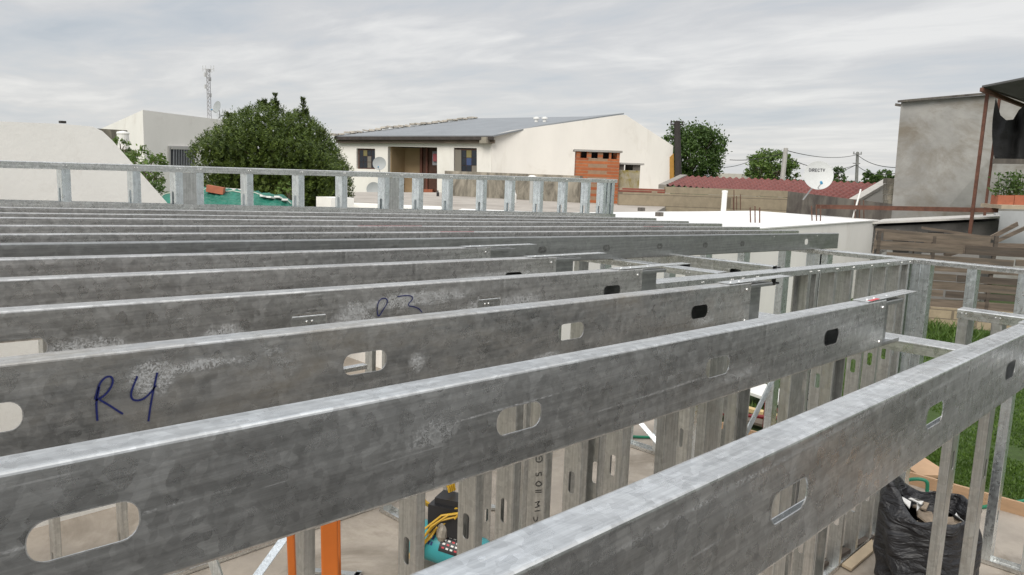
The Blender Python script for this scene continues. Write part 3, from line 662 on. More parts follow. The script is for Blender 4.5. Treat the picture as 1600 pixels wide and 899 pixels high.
def hose(name, pts, r, mat, label, cat):
    pts = [Vector(p) for p in pts]; out = []
    for i in range(len(pts)-1):
        p0, p1, p2, p3 = pts[max(i-1, 0)], pts[i], pts[i+1], pts[min(i+2, len(pts)-1)]
        for k in range(8):
            t = k/8; out.append(.5*((2*p1)+(p2-p0)*t+(2*p0-5*p1+4*p2-p3)*t*t+(3*p1-p0-3*p2+p3)*t**3))
    out.append(pts[-1]); b = MB(); b.tube(out, r, 8); return tag(b.build(name, mat, smooth=True), label, cat)
hose('garden_hose', [onz(1340, 800, -2.9), onz(1400, 762, -2.84), onz(1420, 750, -2.72), onz(1447, 752, -2.70), onz(1450, 775, -2.84), onz(1470, 800, -2.9), (9.6, .6, -2.9)], .017, green_hose_m, 'green garden hose arching over the slab beyond the rubbish bag', 'hose')
hose('garden_hose', [onz(940, 680, -2.9), onz(1000, 683, -2.9), onz(1045, 684, -2.9), onz(1085, 690, -2.9), onz(1120, 700, -2.9), (8.6, 3.4, -2.9)], .016, green_hose_m, 'green hose lying on the slab beyond the inner wall studs', 'hose')

# formwork boards round the slab
bo = empty('formwork_board', (8.05, 1.5, GZ), 'reddish pine board edging the slab beside the lawn', 'board', 'formwork boards')
b = MB(); b.bb((8.003, -3.0, GZ), (8.035, 3.3, -2.80)); b.build('plank', wood_new, bo)
bo = empty('formwork_board', (8.3, 4.9, GZ), 'pine board edging the slab left of the red trestle', 'board', 'formwork boards')
b = MB(); b.bb((8.003, 3.34, GZ), (8.035, 6.2, -2.82)); b.build('plank', wood_new, bo)
b = MB(); b.beam(onz(1395, 700, -2.99), onz(1462, 745, -2.99), .36, .03); tag(b.build('loose_board', wood_new), 'loose reddish board lying on the grass past the slab edge', 'board')
b = MB(); q0, q1 = onz(1125, 628, -2.95), onz(1240, 658, -2.95); b.beam(q0, q1, .10, .05); tag(b.build('loose_board', wood_yel), 'yellow pine batten lying beyond the slab', 'board')
b = MB(); b.beam(q0+Vector((-.25, -.1, -.05)), q1+Vector((-.25, -.1, -.05)), .2, .03); tag(b.build('loose_board', wood_old), 'grey plank lying in front of the yellow batten', 'board')
b = MB(); q0, q1 = onz(1165, 602, -2.9), onz(1240, 628, -2.9); b.beam(q0, q1, .55, .04); tag(b.build('dumped_board', white_pl), 'white board lying on the lawn behind the yellow batten', 'board')
tr = empty('trestle', onz(1195, 665, -2.9), 'dark red steel trestle lying beside the boards', 'trestle')
tp = onz(1195, 668, -2.9); b = MB()
b.tube([tp, tp+Vector((0, 0, .45))], .03); b.build('post', rough_mat('red paint steel', (.22, .02, .025), .2, 10, .5, .1, 20), tr)
b = MB(); b.tube([tp+Vector((-.3, .5, .12)), tp+Vector((.2, -.5, .16))], .025); b.tube([tp+Vector((0, 0, .3)), tp+Vector((.25, -.4, .02))], .02); b.build('brace', bpy.data.materials['red paint steel'], tr)
b = MB(); p_ = onz(1463, 790, -2.9); b.tube([p_, p_+Vector((.0, -.02, .75))], .018, 8); tag(b.build('white_pipe', white_pl), 'thin white upright pipe left of the front stud at right', 'pipe')
# debris on slab
b = MB(); b.beam(onz(1255, 899, -2.9), onz(1362, 838, -2.9), .05, .03); tag(b.build('dark_batten', wood_old2), 'dark batten lying along the foot of the inner wall beside the bag', 'batten')
b = MB(); q = [onz(x, y, -2.905) for x, y in ((1315, 885), (1362, 846), (1366, 862), (1330, 893))]; b.slab(q, (0, 0, .02)); tag(b.build('cardboard_piece', rough_mat('cardboard', (.45, .36, .25), .2, 5, .9, .2, 20)), 'bent cardboard strip on the floor left of the bag', 'cardboard')
rd_ = random.Random(77)
for i in range(7):
    p = Vector((rd_.uniform(2.6, 6.4), rd_.uniform(2.3, 4.8), FZ+.008)); b = MB(); b.box(p+Vector((0, 0, .012)), (rd_.uniform(.06, .35), rd_.uniform(.03, .06), .02), Matrix.Rotation(rd_.uniform(0, 3), 3, 'Z'))
    tag(b.build('steel_offcut', z_new if i % 2 else z_stud), 'small steel offcut lying on the slab between the inner wall and the far wall', 'offcut', 'steel offcuts on the slab')
# lawn blades
rb = random.Random(3); vs = []; fs = []
def blade_field(n, px_, zc_, hmin, hmax):
    for _ in range(n):
        x = rb.uniform(*px_[0]); y = rb.uniform(*px_[1]); q = onz(x, y, zc_)
        if q.x < 8.1 or q.length > 30: continue
        if noise.noise(q*.9)+.5*noise.noise(q*2.7) > rb.uniform(.15, .6): continue
        a = rb.uniform(0, 6.28); hh = rb.uniform(hmin, hmax); w = .005+q.length*.0006; d = Vector((cos(a), sin(a), 0)); ln = Vector((rb.gauss(0, .35), rb.gauss(0, .35), 1))*hh
        k = len(vs); vs.extend([q-d*w, q+d*w, q+ln]); fs.append((k, k+1, k+2))
blade_field(42000, ((1380, 1660), (500, 840)), GZ, .015, .04)
blade_field(8000, ((1100, 1420), (500, 660)), GZ, .03, .10)
for (cx_, cy_) in ((1462, 518), (1450, 530), (1480, 524)):
    c_ = onz(cx_, cy_, GZ)
    for _ in range(260):
        q = c_+Vector((rb.gauss(0, .45), rb.gauss(0, .45), 0)); a = rb.uniform(0, 6.28); d = Vector((cos(a), sin(a), 0)); k = len(vs)
        vs.extend([q-d*.02, q+d*.02, q+Vector((rb.gauss(0, .12), rb.gauss(0, .12), rb.uniform(.10, .28)))]); fs.append((k, k+1, k+2))
mb = MB(); mb.v = vs; mb.f = fs
tag(mb.build('grass', blade_m, origin=(12, 2, GZ)), 'short green lawn grass beyond the slab', 'grass', kind='stuff')

# ---------------------------------------------------------------- foliage helpers
def leaves(mb, pts, size, rnd, up=.0, asp=.5):
    for p in pts:
        n = Vector((rnd.gauss(0, 1), rnd.gauss(0, 1), rnd.gauss(0, 1)+up)).normalized(); x = n.orthogonal().normalized()
        a = rnd.uniform(0, 6.28); x = (x*cos(a)+n.cross(x)*sin(a)); y = n.cross(x); s_ = size*rnd.uniform(.6, 1.3)
        mb.add([p-x*s_, p-y*s_*asp, p+x*s_, p+y*s_*asp], [(0, 1, 2, 3)])
def crown_pts(c, rx, ry, rz, nclump, per, rnd, cr=.28, shape=1.0):
    out = []
    for _ in range(nclump):
        d = Vector((rnd.gauss(0, 1), rnd.gauss(0, 1), rnd.gauss(0, 1))).normalized(); rr = rnd.uniform(.45, 1.0)**.6
        k = Vector((d.x*rx*rr, d.y*ry*rr, d.z*rz*rr)); 
        if k.z > 0 and shape != 1: k.x *= 1-(1-shape)*k.z/rz; k.y *= 1-(1-shape)*k.z/rz
        cc_ = Vector(c)+k; r_ = cr*min(rx, rz)*rnd.uniform(.5, 1.1)
        for _ in range(per):
            e_ = Vector((rnd.gauss(0, .5), rnd.gauss(0, .5), rnd.gauss(0, .45)))*r_; out.append(cc_+e_)
    return out
def tree(name, label, base, h_, crown_c, rx, ry, rz, ncl, per, size, mat, seed, cr=.28, group=None, trunk_r=.14, cat='tree', shape=1.0, sprigs=0):
    rnd = random.Random(seed); root = empty(name, base, label, cat, group); base = Vector(base); cc = Vector(crown_c)
    b = MB(); b.tube([base, base.lerp(cc, .5)+Vector((rnd.uniform(-.1, .1), rnd.uniform(-.1, .1), 0)), cc+Vector((0, 0, rz*.2))], [trunk_r, trunk_r*.75, trunk_r*.35], 8)
    for i in range(7):
        a = rnd.uniform(0, 6.28); s0 = base.lerp(cc, rnd.uniform(.45, .95)); e_ = cc+Vector((cos(a)*rx*.75, sin(a)*ry*.75, rnd.uniform(-.4, .7)*rz)); b.tube([s0, s0.lerp(e_, .5)+Vector((0, 0, .1)), e_], [trunk_r*.45, trunk_r*.3, trunk_r*.1], 5)
    b.build('trunk', bark, root)
    b = MB(); leaves(b, crown_pts(cc, rx, ry, rz, ncl, per, rnd, cr, shape), size, rnd, .4)
    for i in range(sprigs):
        a = rnd.uniform(0, 6.28); q = rnd.uniform(0, .95); p = cc+Vector((cos(a)*rx*q, sin(a)*ry*q, rz*math.sqrt(1-q*q)*.97)); hh = rnd.uniform(.15, .55)
        if i < 3: hh *= 1.6
        pts = [p+Vector((rnd.gauss(0, .07), rnd.gauss(0, .07), t_*hh))*1 for t_ in [k/26 for k in range(26)]]; leaves(b, pts, size*.8, rnd, .2)
    b.build('crown', mat, root); return root

# ---------------------------------------------------------------- neighbours, left side
GR = GZ
# big white gable wall close by at left
p0 = ony(0, 190, 6.6); 
prof = [(-260, 178), (0, 190), (100, 194), (145, 198), (160, 205), (176, 220), (268, 325)]
pp = [ony(x, y, 6.6) for x, y in prof]; pts = [Vector((q.x, 6.6, q.z)) for q in pp]
e_x = pts[-1].x+ (pts[-1].x-pts[-2].x)*.6; e_z = pts[-1].z+(pts[-1].z-pts[-2].z)*.6
pts += [Vector((e_x, 6.6, e_z)), Vector((e_x, 6.6, GZ)), Vector((pts[0].x, 6.6, GZ))]
gb = empty('gable_house', (pts[2].x, 7.5, GZ), 'plain white rendered gable with rounded shoulder close behind the parapet at left', 'house')
b = MB(); b.slab(pts, (0, 4.0, 0)); b.build('wall', white_wall, gb)
b = MB(); sp = [ony(104, 194, 6.6), ony(111, 195, 6.6)]; b.box((sp[0].x+.03, 6.8, sp[0].z+.02), (.04, .05, .018)); b.build('roof_stub', dark_void, gb)
# white house with mast
D = 27.; A_ = dep(223, 172, D); B_ = dep(367, 190, D+5.5); C_ = dep(150, 205, D+4)
zr_ = A_.z; hs = empty('flat_roof_house', (A_.x+1, A_.y+2, GZ), 'white flat roofed house with barred window left of the big tree', 'house')
back = B_+(C_-A_)
top = [A_, Vector((B_.x, B_.y, B_.z)), Vector((back.x, back.y, zr_)), Vector((C_.x, C_.y, C_.z))]
b = MB(); b.hull8([(p.x, p.y, GZ) for p in top], top); b.build('wall', pink_wall, hs)
dir1 = (Vector((B_.x, B_.y, 0))-Vector((A_.x, A_.y, 0))).normalized(); nrm1 = Vector((dir1.y, -dir1.x, 0));
if nrm1.dot(-fw) < 0: nrm1 = -nrm1
def on_wall(x, y, P0, dr):   # point on the vertical plane through P0 with horizontal direction dr
    r = ray(x, y); n = Vector((dr.y, -dr.x, 0)); return r*(P0.dot(n)/r.dot(n))
def wall_quad(b, px, P0, dr, nrm, out, th):
    q = [on_wall(x, y, P0, dr)+nrm*out for x, y in px]; b.slab(q, -nrm*th); return q
w_ = MB(); wall_quad(w_, [(262, 228), (303, 229), (303, 261), (262, 260)], A_, dir1, nrm1, .05, .1); wf = w_.build('window', plain('pale window frame', (.45, .44, .42), .6), hs)
w_ = MB(); wall_quad(w_, [(265, 233), (300, 234), (300, 259), (265, 258)], A_, dir1, nrm1, .06, .02); w_.build('glass', plain('dark glass', (.03, .035, .045), .15), wf)
for i in range(9):
    x = 267+i*4.0; w_ = MB(); w_.beam(on_wall(x, 231, A_, dir1)+nrm1*.12, on_wall(x, 259, A_, dir1)+nrm1*.12, .03, .03); w_.build('bar', plain('window bar', (.25, .26, .28), .6) if i == 0 else bpy.data.materials['window bar'], wf)
w_ = MB(); w_.beam(on_wall(264, 232, A_, dir1)+nrm1*.12, on_wall(302, 233, A_, dir1)+nrm1*.12, .04, .06); w_.build('lintel', bpy.data.materials['pale window frame'], wf)
# tank and chimney box
p_ = dep(193, 234, 22); tk = empty('water_tank', (p_.x, p_.y, p_.z), 'small white rooftop water tank left of the white house corner', 'water tank')
b = MB(); b.lathe(p_, [(0, 0), (.155, 0), (.16, .02), (.16, .42), (.17, .44), (.17, .47), (.15, .50), (0, .53)], 20); b.build('tank_body', white_pl, tk, False)
b = MB(); q = dep(172, 262, 24); b.bb((q.x-.45, q.y-.3, GZ), (q.x+.45, q.y+.3, dep(172, 203, 24).z)); tag(b.build('block_shed', stained), 'small grey cement block shed behind the white gable', 'shed')
b = MB(); b.box(p_+Vector((0, 0, -.3)), (.5, .5, .6)); b.build('tank_stand', stained, tk)
# lattice mast
p0, p1 = dep(327, 182, 32), dep(325, 108, 32); ms = empty('antenna_mast', (p0.x, p0.y, p0.z-.4), 'thin lattice antenna mast rising behind the white house', 'mast')
b = MB()
for k in range(3):
    a = k*2.09; o_ = Vector((cos(a), sin(a), 0))*.09; b.tube([p0+o_+Vector((0, 0, -.5)), p1+o_*.8], .016, 5)
nseg = 12
for i in range(nseg):
    for k in range(3):
        a, a2 = k*2.09, (k+1)*2.09; q0 = p0.lerp(p1, i/nseg); q1 = p0.lerp(p1, (i+1)/nseg)
        b.tube([q0+Vector((cos(a), sin(a), 0))*.09, q1+Vector((cos(a2), sin(a2), 0))*.085], .009, 4)
b.build('lattice', plain('galvanised mast', (.35, .35, .36), .5, .4), ms)
b = MB()
for i, z_ in enumerate((.05, .25, .42, .75, 1.1)):
    q = p1.lerp(p0, z_/2.0); b.box(q+Vector((.09*(-1)**i, .06, 0)), (.10, .08, .16 if i else .10)); 
b.tube([p1+r2*-.22, p1+r2*.24], .015, 5); b.tube([p1+Vector((0, 0, -.12))+r2*-.15, p1+Vector((0, 0, -.12))+r2*.18], .012, 5)
for k in (-.22, -.1, .12, .24): b.tube([p1+r2*k+Vector((0, 0, -.1)), p1+r2*k+Vector((0, 0, .14))], .012, 5)
b.build('antenna', plain('pale antenna', (.5, .5, .5), .5), ms)
def dish(name, label, px, py, D, rad, nrm, mat, arm=True, foot=None, squash=1.0, group='satellite dishes'):
    c = dep(px, py, D); nrm = Vector(nrm).normalized(); root = empty(name, c+Vector((0, 0, -rad-.3)), label, 'satellite dish', group)
    b = MB(); prof = []
    for k in range(9): q = k/8; prof.append((rad*q, .16*rad*q*q))
    b.lathe(c, prof+[(rad*1.02, .17*rad), (rad*1.0, .13*rad)]+[(rad*q, .16*rad*q*q-.02) for q in (.7, .35, 0)], 32, nrm); b.build('reflector', mat, root, True)
    lo = c+Vector((0, 0, -rad*.95)); fd = c+nrm*rad*1.15+Vector((0, 0, -rad*.75))
    b = MB(); b.tube([lo+nrm*.02, fd], rad*.035, 6); b.build('feed_arm', plain('dish arm', (.3, .3, .3), .6) if 'dish arm' not in bpy.data.materials else bpy.data.materials['dish arm'], root)
    b = MB(); b.lathe(fd, [(0, -.02), (rad*.09, -.02), (rad*.09, rad*.16), (0, rad*.2)], 10, (c-fd).normalized()); b.build('feed_horn', plain('blue grey horn', (.06, .25, .42), .5) if 'blue grey horn' not in bpy.data.materials else bpy.data.materials['blue grey horn'], root)
    b = MB(); ft = Vector(foot) if foot else c-nrm*.1+Vector((0, 0, -rad*1.7)); b.tube([c-nrm*rad*.08, c-nrm*rad*.3+Vector((0, 0, -rad*.4)), ft], rad*.055, 6); b.build('mount', bpy.data.materials['dish arm'], root); return root, c, nrm
toC = Vector((-fw.x, -fw.y, 0)).normalized()
dish('satellite_dish', 'round grey satellite dish beside the lattice mast', 340, 168, 30, .24, toC*.8-Vector((r2.x, r2.y, 0))*.6+Vector((0, 0, .25)), dish_grey)
# palm and trees
pc = dep(360, 186, 48); pm = empty('palm_tree', (pc.x, pc.y, GZ), 'dry headed palm crown showing over the white house roof', 'palm')
b = MB(); b.tube([(pc.x, pc.y, GZ), pc], [.28, .2], 8); b.build('trunk', bark, pm)
b = MB(); rnd = random.Random(5)
for i in range(70):
    a = rnd.uniform(0, 6.28); el = rnd.uniform(-.7, 1.3); d = Vector((cos(a)*cos(el), sin(a)*cos(el), sin(el))); L_l = rnd.uniform(.7, 1.0); side = d.cross(Vector((0, 0, 1))).normalized()
    q = [pc+d*L_l*t_+Vector((0, 0, -.35*t_*t_)) for t_ in (0, .4, .75, 1)]
    for t0 in range(3):
        b.add([q[t0]-side*.03, q[t0]+side*.03, q[t0+1]+side*(.12-.035*t0), q[t0+1]-side*(.12-.035*t0)], [(0, 1, 2, 3)])
    for k in range(6): e_ = q[3]+Vector((rnd.gauss(0, .14), rnd.gauss(0, .14), rnd.gauss(0, .12))); b.add([q[2]-side*.03, q[2]+side*.03, e_], [(0, 1, 2)])
b.build('crown', leaf_palm, pm)
# big evergreen
tc_ = dep(428, 262, 17.0)
root = empty('evergreen_tree', (tc_.x, tc_.y, GZ), 'large dark bushy evergreen tree with spiky shoots left of the grey roofed house', 'tree')
b = MB(); rnd = random.Random(11)
b.tube([(tc_.x, tc_.y, GZ), (tc_.x, tc_.y, tc_.z), (tc_.x, tc_.y, tc_.z+.5)], [.2, .16, .05], 8)
for i in range(9):
    a = i*.9; e_ = tc_+Vector((cos(a)*1.0, sin(a)*1.0, rnd.uniform(-.2, .8))); b.tube([(tc_.x, tc_.y, tc_.z-1.0+.05*i), tc_.lerp(e_, .5), e_], [.035, .025, .01], 5)
b.build('trunk', bark, root)
b = MB(); hx_ = Vector((r2.x, r2.y, 0)).normalized()
outline = [(-112, 0), (-108, 33), (-90, 46), (-70, 60), (-50, 77), (-25, 86), (0, 95), (18, 82), (45, 84), (68, 64), (85, 42), (98, 12), (110, -10), (117, -40)]
def crown_h(u):   # height of crown top (px) at lateral u px
    if u <= outline[0][0] or u >= outline[-1][0]: return -60
    for (x0, y0), (x1, y1) in zip(outline, outline[1:]):
        if x0 <= u <= x1: return y0+(y1-y0)*(u-x0)/(x1-x0)+9*noise.noise(Vector((u*.07, 3.3, 0)))+5*noise.noise(Vector((u*.22, 1.3, 0)))-2
sc_ = 17.0/F; hd = Vector((fw.x, fw.y, 0)).normalized()
for i in range(9000):
    u = rnd.uniform(-96, 100); w0 = rnd.uniform(-.8, .8); top_h = (crown_h(u)-10)*math.sqrt(max(0, 1-w0*w0*.85)); z_ = rnd.uniform(-120, top_h); el = math.sqrt(max(.03, 1-(u/128)**2))
    p = tc_+hx_*u*sc_+hd*w0*1.3*el+Vector((0, 0, z_*sc_)); n_ = Vector((rnd.gauss(0, 1), rnd.gauss(0, 1), rnd.gauss(0, 1))).normalized(); x_ = n_.orthogonal()*.055; y_ = n_.cross(x_)
    b.add([p-x_, p-y_*.6, p+x_, p+y_*.6], [(0, 1, 2, 3)])
# many upward sprigs over the volume
for i in range(7600):
    u = rnd.uniform(-109, 113); w0 = rnd.uniform(-1, 1); top_h = crown_h(u)*math.sqrt(max(0, 1-w0*w0*.85))
    z_ = rnd.uniform(-110, top_h) if i % 5 else top_h-abs(rnd.gauss(0, 6))
    el = math.sqrt(max(.03, 1-(u/128)**2)); depth = w0*1.5*el
    # bias outward
    p = tc_+hx_*u*sc_+hd*depth+Vector((0, 0, z_*sc_)); L_s = rnd.uniform(.10, .24)
    outd = Vector((rnd.gauss(0, .25), rnd.gauss(0, .25), 1))+hx_*(u/128)*.35+hd*(w0*.3); outd.normalize()
    nl = 9
    for k in range(nl):
        t_ = k/nl; q = p+outd*L_s*t_; a = rnd.uniform(0, 6.28); d = Vector((cos(a), sin(a), rnd.uniform(.2, .9))).normalized(); s_ = rnd.uniform(.028, .05)*(1.1-.5*t_); sd2 = d.cross(outd).normalized()*s_*.36
        b.add([q, q+d*s_+sd2, q+d*s_*1.9, q+d*s_-sd2], [(0, 1, 2, 3)])
for (u, hh) in ((3, 20), (5, 12), (46, 24), (50, 14), (-20, 10), (-14, 14), (-48, 8), (78, 12), (24, 10), (-40, 12), (60, 8), (-70, 8), (35, 8), (-8, 8)):
    base_h = crown_h(u)-6
    for k in range(int(hh*9)):
        t_ = rnd.random(); q = tc_+hx_*(u+rnd.gauss(0, 3.2*(1.1-t_)))*sc_+Vector((0, 0, (base_h+t_*(hh+4))*sc_)); a = rnd.uniform(0, 6.28); d = Vector((cos(a), sin(a), 1.2)).normalized(); s_ = .055; sd2 = d.orthogonal().normalized()*s_*.4
        b.add([q, q+d*s_+sd2, q+d*s_*1.9, q+d*s_-sd2], [(0, 1, 2, 3)])
b.build('crown', leaf_dark, root)
q = dep(226, 262, 14); tree('garden_shrub', 'light green leafy shrub behind the white gable edge', (q.x, q.y, GZ), 2, q, .42, .4, .36, 46, 26, .038, leaf_light, 21, .30, trunk_r=.04, cat='shrub')
q = dep(188, 228, 20); tree('creeper_plant', 'small green plant hanging beside the water tank', (q.x, q.y, GZ), 2, q, .22, .2, .28, 16, 22, .04, leaf_light, 22, .35, trunk_r=.02, cat='plant')
q = dep(240, 310, 12); tree('garden_shrub', 'low green shrub between the gable and the tarpaulin', (q.x, q.y, GZ), 2, q, .35, .3, .25, 30, 24, .03, leaf_mid, 23, .3, trunk_r=.03, cat='shrub')
q = dep(452, 296, 15); tree('garden_shrub', 'yellow green sprigs behind the tarpaulin', (q.x, q.y, GZ), 2, q, .3, .2, .16, 20, 20, .03, leaf_light, 24, .3, trunk_r=.02, cat='shrub')
# tarp mound
tL, tR = dep(246, 312, 11.5), dep(470, 326, 11.5); ctr = (tL+tR)/2; dirT = (tR-tL); dirT.z = 0; lenT = dirT.length; dirT.normalize(); nT = Vector((-dirT.y, dirT.x, 0))
def tarpf(i, j):
    u = i*2-1; v = j*2-1; s_ = u*lenT*.52; hprof = [(-1, 0.0), (-.8, .14), (-.3, .245), (.3, .22), (.7, .16), (1, 0)]
    for (x0, y0), (x1, y1) in zip(hprof, hprof[1:]):
        if x0 <= u <= x1: hh = y0+(y1-y0)*(u-x0)/(x1-x0)
    zz = hh*math.sqrt(max(0, 1-v*v))-.10*(abs(v) > .98)-(1-math.sqrt(max(0, 1-v*v)))*1.2
    zz += .04*noise.noise(Vector((u*6, v*3, 1)))+.04*abs(noise.noise(Vector((u*14+v*5, v*6, 4))))+.01*abs(noise.noise(Vector((u*30+v*14, v*9, 2))))
    p = ctr+dirT*s_+nT*v*.9; return Vector((p.x, p.y, ctr.z-.02+zz))
tm = empty('tarpaulin_mound', (ctr.x, ctr.y, GZ), 'green tarpaulin tied over a heap behind the parapet', 'tarpaulin')
b = MB(); b.grid(tarpf, 110, 36); b.build('sheet', tarp_m, tm, True)
b = MB(); b.bb((ctr.x-.5, ctr.y-.5, GZ), (ctr.x+.5, ctr.y+.5, ctr.z-.35)); b.build('heap', stained, tm)
for vv in (-.62, -.2): b = MB(); b.tube([tarpf(i/50, (vv+1)/2)+Vector((0, 0, .012)) for i in range(3, 48)], .008, 5); b.build('rope', rope_m, tm)
q = tarpf(.46, .35); b = MB(); b.box(q+Vector((0, 0, .05)), (.24, .12, .10), Matrix.Rotation(-.7, 3, 'Z') @ Matrix.Rotation(.15, 3, 'Y')); tag(b.build('loose_brick', terracotta), 'orange brick weighing down the green tarpaulin', 'brick')
b = MB()
for k in range(4): b.box(tarpf(.78+.04*k, .38)+Vector((0, 0, .03)), (.16, .08, .025), Matrix.Rotation(.4*k, 3, 'Z') @ Matrix.Rotation(.2, 3, 'Y'))
tag(b.build('rubble_scrap', paper_m), 'pale broken scraps on the right end of the tarpaulin', 'rubble')
q0, q1 = dep(332, 293, 13), dep(386, 297, 13); b = MB(); b.beam(q0+Vector((0, 0, -.04)), q1+Vector((0, 0, -.04)), .12, .09); tag(b.build('white_cover_board', white_pl), 'white board with grey edge lying behind the tarpaulin', 'board')

# ---------------------------------------------------------------- flat roofed neighbour and grey roofed house
ZT = -1.0
q1, q2, q3, q4 = onz(500, 337, ZT), onz(1010, 345, ZT), onz(1010, 316, ZT), onz(520, 302, ZT)
fr = empty('flat_roof_building', ((q1.x+q3.x)/2, (q1.y+q3.y)/2, GZ), 'low flat roofed building with gritty roof under the grey roofed house', 'building')
b = MB(); b.prism([onz(515, 333, ZT), onz(1000, 345, ZT), onz(1060, 312, ZT), onz(1060, 303, ZT), onz(505, 300, ZT)], GZ, ZT); b.build('roof', gravel, fr)
def up_wall(b, A, B, z0, z1, th):
    A = Vector(A); B = Vector(B); d = Vector((B.x-A.x, B.y-A.y, 0)).normalized(); n = Vector((-d.y, d.x, 0))
    if n.dot(fw) < 0: n = -n
    pts = [A, B, B+n*th, A+n*th]; b.prism(pts, z0, z1)
b = MB(); up_wall(b, onz(505, 332, ZT), onz(702, 341, ZT), GZ+.01, ZT+.22, .25); b.build('parapet_wall', white_wall, fr)
b = MB(); q = onz(521, 334, ZT); b.bb((q.x-.35, q.y-.45, GZ+.01), (q.x+.2, q.y+.1, ZT+.35)); b.build('corner_pier', white_wall, fr)
b = MB(); up_wall(b, onz(690, 341, ZT+.01), onz(960, 352, ZT+.01), ZT+.004, ZT+.07, 3.0); b.build('white_margin', white_roof, fr)
# stained wall in front of the gable
HA = dep(768, 218, 37); HB = dep(528, 213, 40.5); HC = dep(1050, 228, 40)
b = MB(); s0 = onz(694, 305.5, ZT); s1 = onz(905, 317, ZT); up_wall(b, s0, s1, ZT+.004, ZT+.95, .2); tag(b.build('stained_wall', stained), 'low stained cement wall on the flat roof left of the brick chimney', 'wall')
# house body
hs = empty('grey_roof_house', (HA.x, HA.y, GZ), 'cream house with grey sheet roof and broad blank gable wall', 'house')
AP = dep(975, 180, 38.8); RL = dep(742, 187, 47)
dirF = Vector((HB.x-HA.x, HB.y-HA.y, 0)).normalized(); nF = Vector((dirF.y, -dirF.x, 0)); nF = nF if nF.dot(fw) < 0 else -nF
dirG = Vector((HC.x-HA.x, HC.y-HA.y, 0)).normalized(); nG = Vector((dirG.y, -dirG.x, 0)); nG = nG if nG.dot(fw) < 0 else -nG
# gable wall (polygon) slab
gp = [Vector((HA.x, HA.y, GZ)), Vector((HA.x, HA.y, on_wall(768, 211, HA, dirG).z)), on_wall(800, 204, HA, dirG), on_wall(850, 197, HA, dirG), on_wall(920, 187, HA, dirG), on_wall(968, 180, HA, dirG), on_wall(978, 180, HA, dirG), on_wall(1052, 228, HA, dirG), on_wall(1052, 300, HA, dirG)]
gp[-1] = Vector((gp[-2].x, gp[-2].y, GZ))
b = MB(); b.slab(gp, -nG*.3); b.build('gable_wall', house_wall, hs)
# front wall with openings: piers and lintels
def fq(b, x0, y0, x1, y1, out=0, th=.25):
    wall_quad(b, [(x0, y0), (x1, y0+(x1-x0)*.02), (x1, y1+(x1-x0)*.02), (x0, y1)], HA, dirF, nF, out, th)
b = MB()
for (x0, y0, x1, y1) in ((528, 216, 557, 318), (557, 216, 586, 232), (557, 264, 586, 316), (586, 216, 606, 316), (606, 216, 683, 229), (683, 216, 709, 316), (709, 216, 745, 231), (709, 272, 745, 316), (745, 216, 768, 316)):
    fq(b, x0, y0, x1, y1)
b.build('front_wall', house_wall, hs)
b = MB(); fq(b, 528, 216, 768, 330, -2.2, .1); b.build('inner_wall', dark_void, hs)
# recess side wall (tan, left) and brown back
b = MB(); qa = on_wall(607, 229, HA, dirF); qb = on_wall(607, 316, HA, dirF); b.slab([qa-nF*.26, qb-nF*.26, qb-nF*2.1, qa-nF*2.1], dirF*.05); b.build('porch_side', rough_mat('tan porch wall', (.50, .36, .22), .1, 2, .9, .1, 20), hs)
b = MB(); fq(b, 606, 229, 636, 318, -1.6, .05); b.build('porch_back', bpy.data.materials['tan porch wall'], hs)
dr_ = MB(); fq(dr_, 637, 229, 683, 318, -1.2, .06); dd = dr_.build('door', brown_wood, hs)
for x in (639, 648): dr_ = MB(); fq(dr_, x, 229, x+3, 318, -1.1, .08); dr_.build('door_post', rough_mat('reddish post', (.16, .06, .04), .2, 6, .7, .1, 20) if x == 639 else bpy.data.materials['reddish post'], hs)
dr_ = MB(); fq(dr_, 648, 296, 662, 306, -.9, .2); dr_.build('door_step', terracotta, hs)
def win(x0, y0, x1, y1, curtain):
    w_ = MB(); fq(w_, x0, y0, x1, y1, -.12, .05); wf = w_.build('window', brown_wood, hs)
    nx, ny = (4, 3)
    for i in range(nx):
        for j in range(ny):
            g_ = MB(); xa = x0+2+(x1-x0-3)*i/nx; ya = y0+3+(y1-y0-4)*j/ny; fq(g_, xa, ya, xa+(x1-x0)/nx-1.4, ya+(y1-y0)/ny-2, -.10, .02)
            c_ = curtain[(i+j*nx)] if (i+j*nx) < len(curtain) else gl; g_.build('pane', c_, wf)
gl = bpy.data.materials['dark glass']; cur = plain('pale curtain', (.20, .18, .15), .8); blu = plain('blue paper', (.05, .08, .18), .7); yel = plain('yellow paper', (.22, .19, .08), .7)
win(558, 232, 586, 264, [gl, yel, gl, gl, gl, gl, cur, gl, gl, gl, cur, gl])
win(709, 232, 745, 272, [gl, gl, yel, gl, gl, gl, blu, gl, gl, gl, gl, cur])
g_ = MB(); fq(g_, 710, 234, 720, 270, -.05, .02); g_.build('curtain', cur, hs)
# laundry on rail
b = MB(); fq(b, 668, 236, 679, 258, -.5, .05); b.build('hanging_shirt', rough_mat('grey cloth', (.25, .25, .27), .3, 9, .9, .2, 20), hs)
b = MB(); fq(b, 670, 240, 676, 252, -.42, .04); b.build('hanging_cloth', plain('pink cloth', (.30, .08, .09), .9), hs)
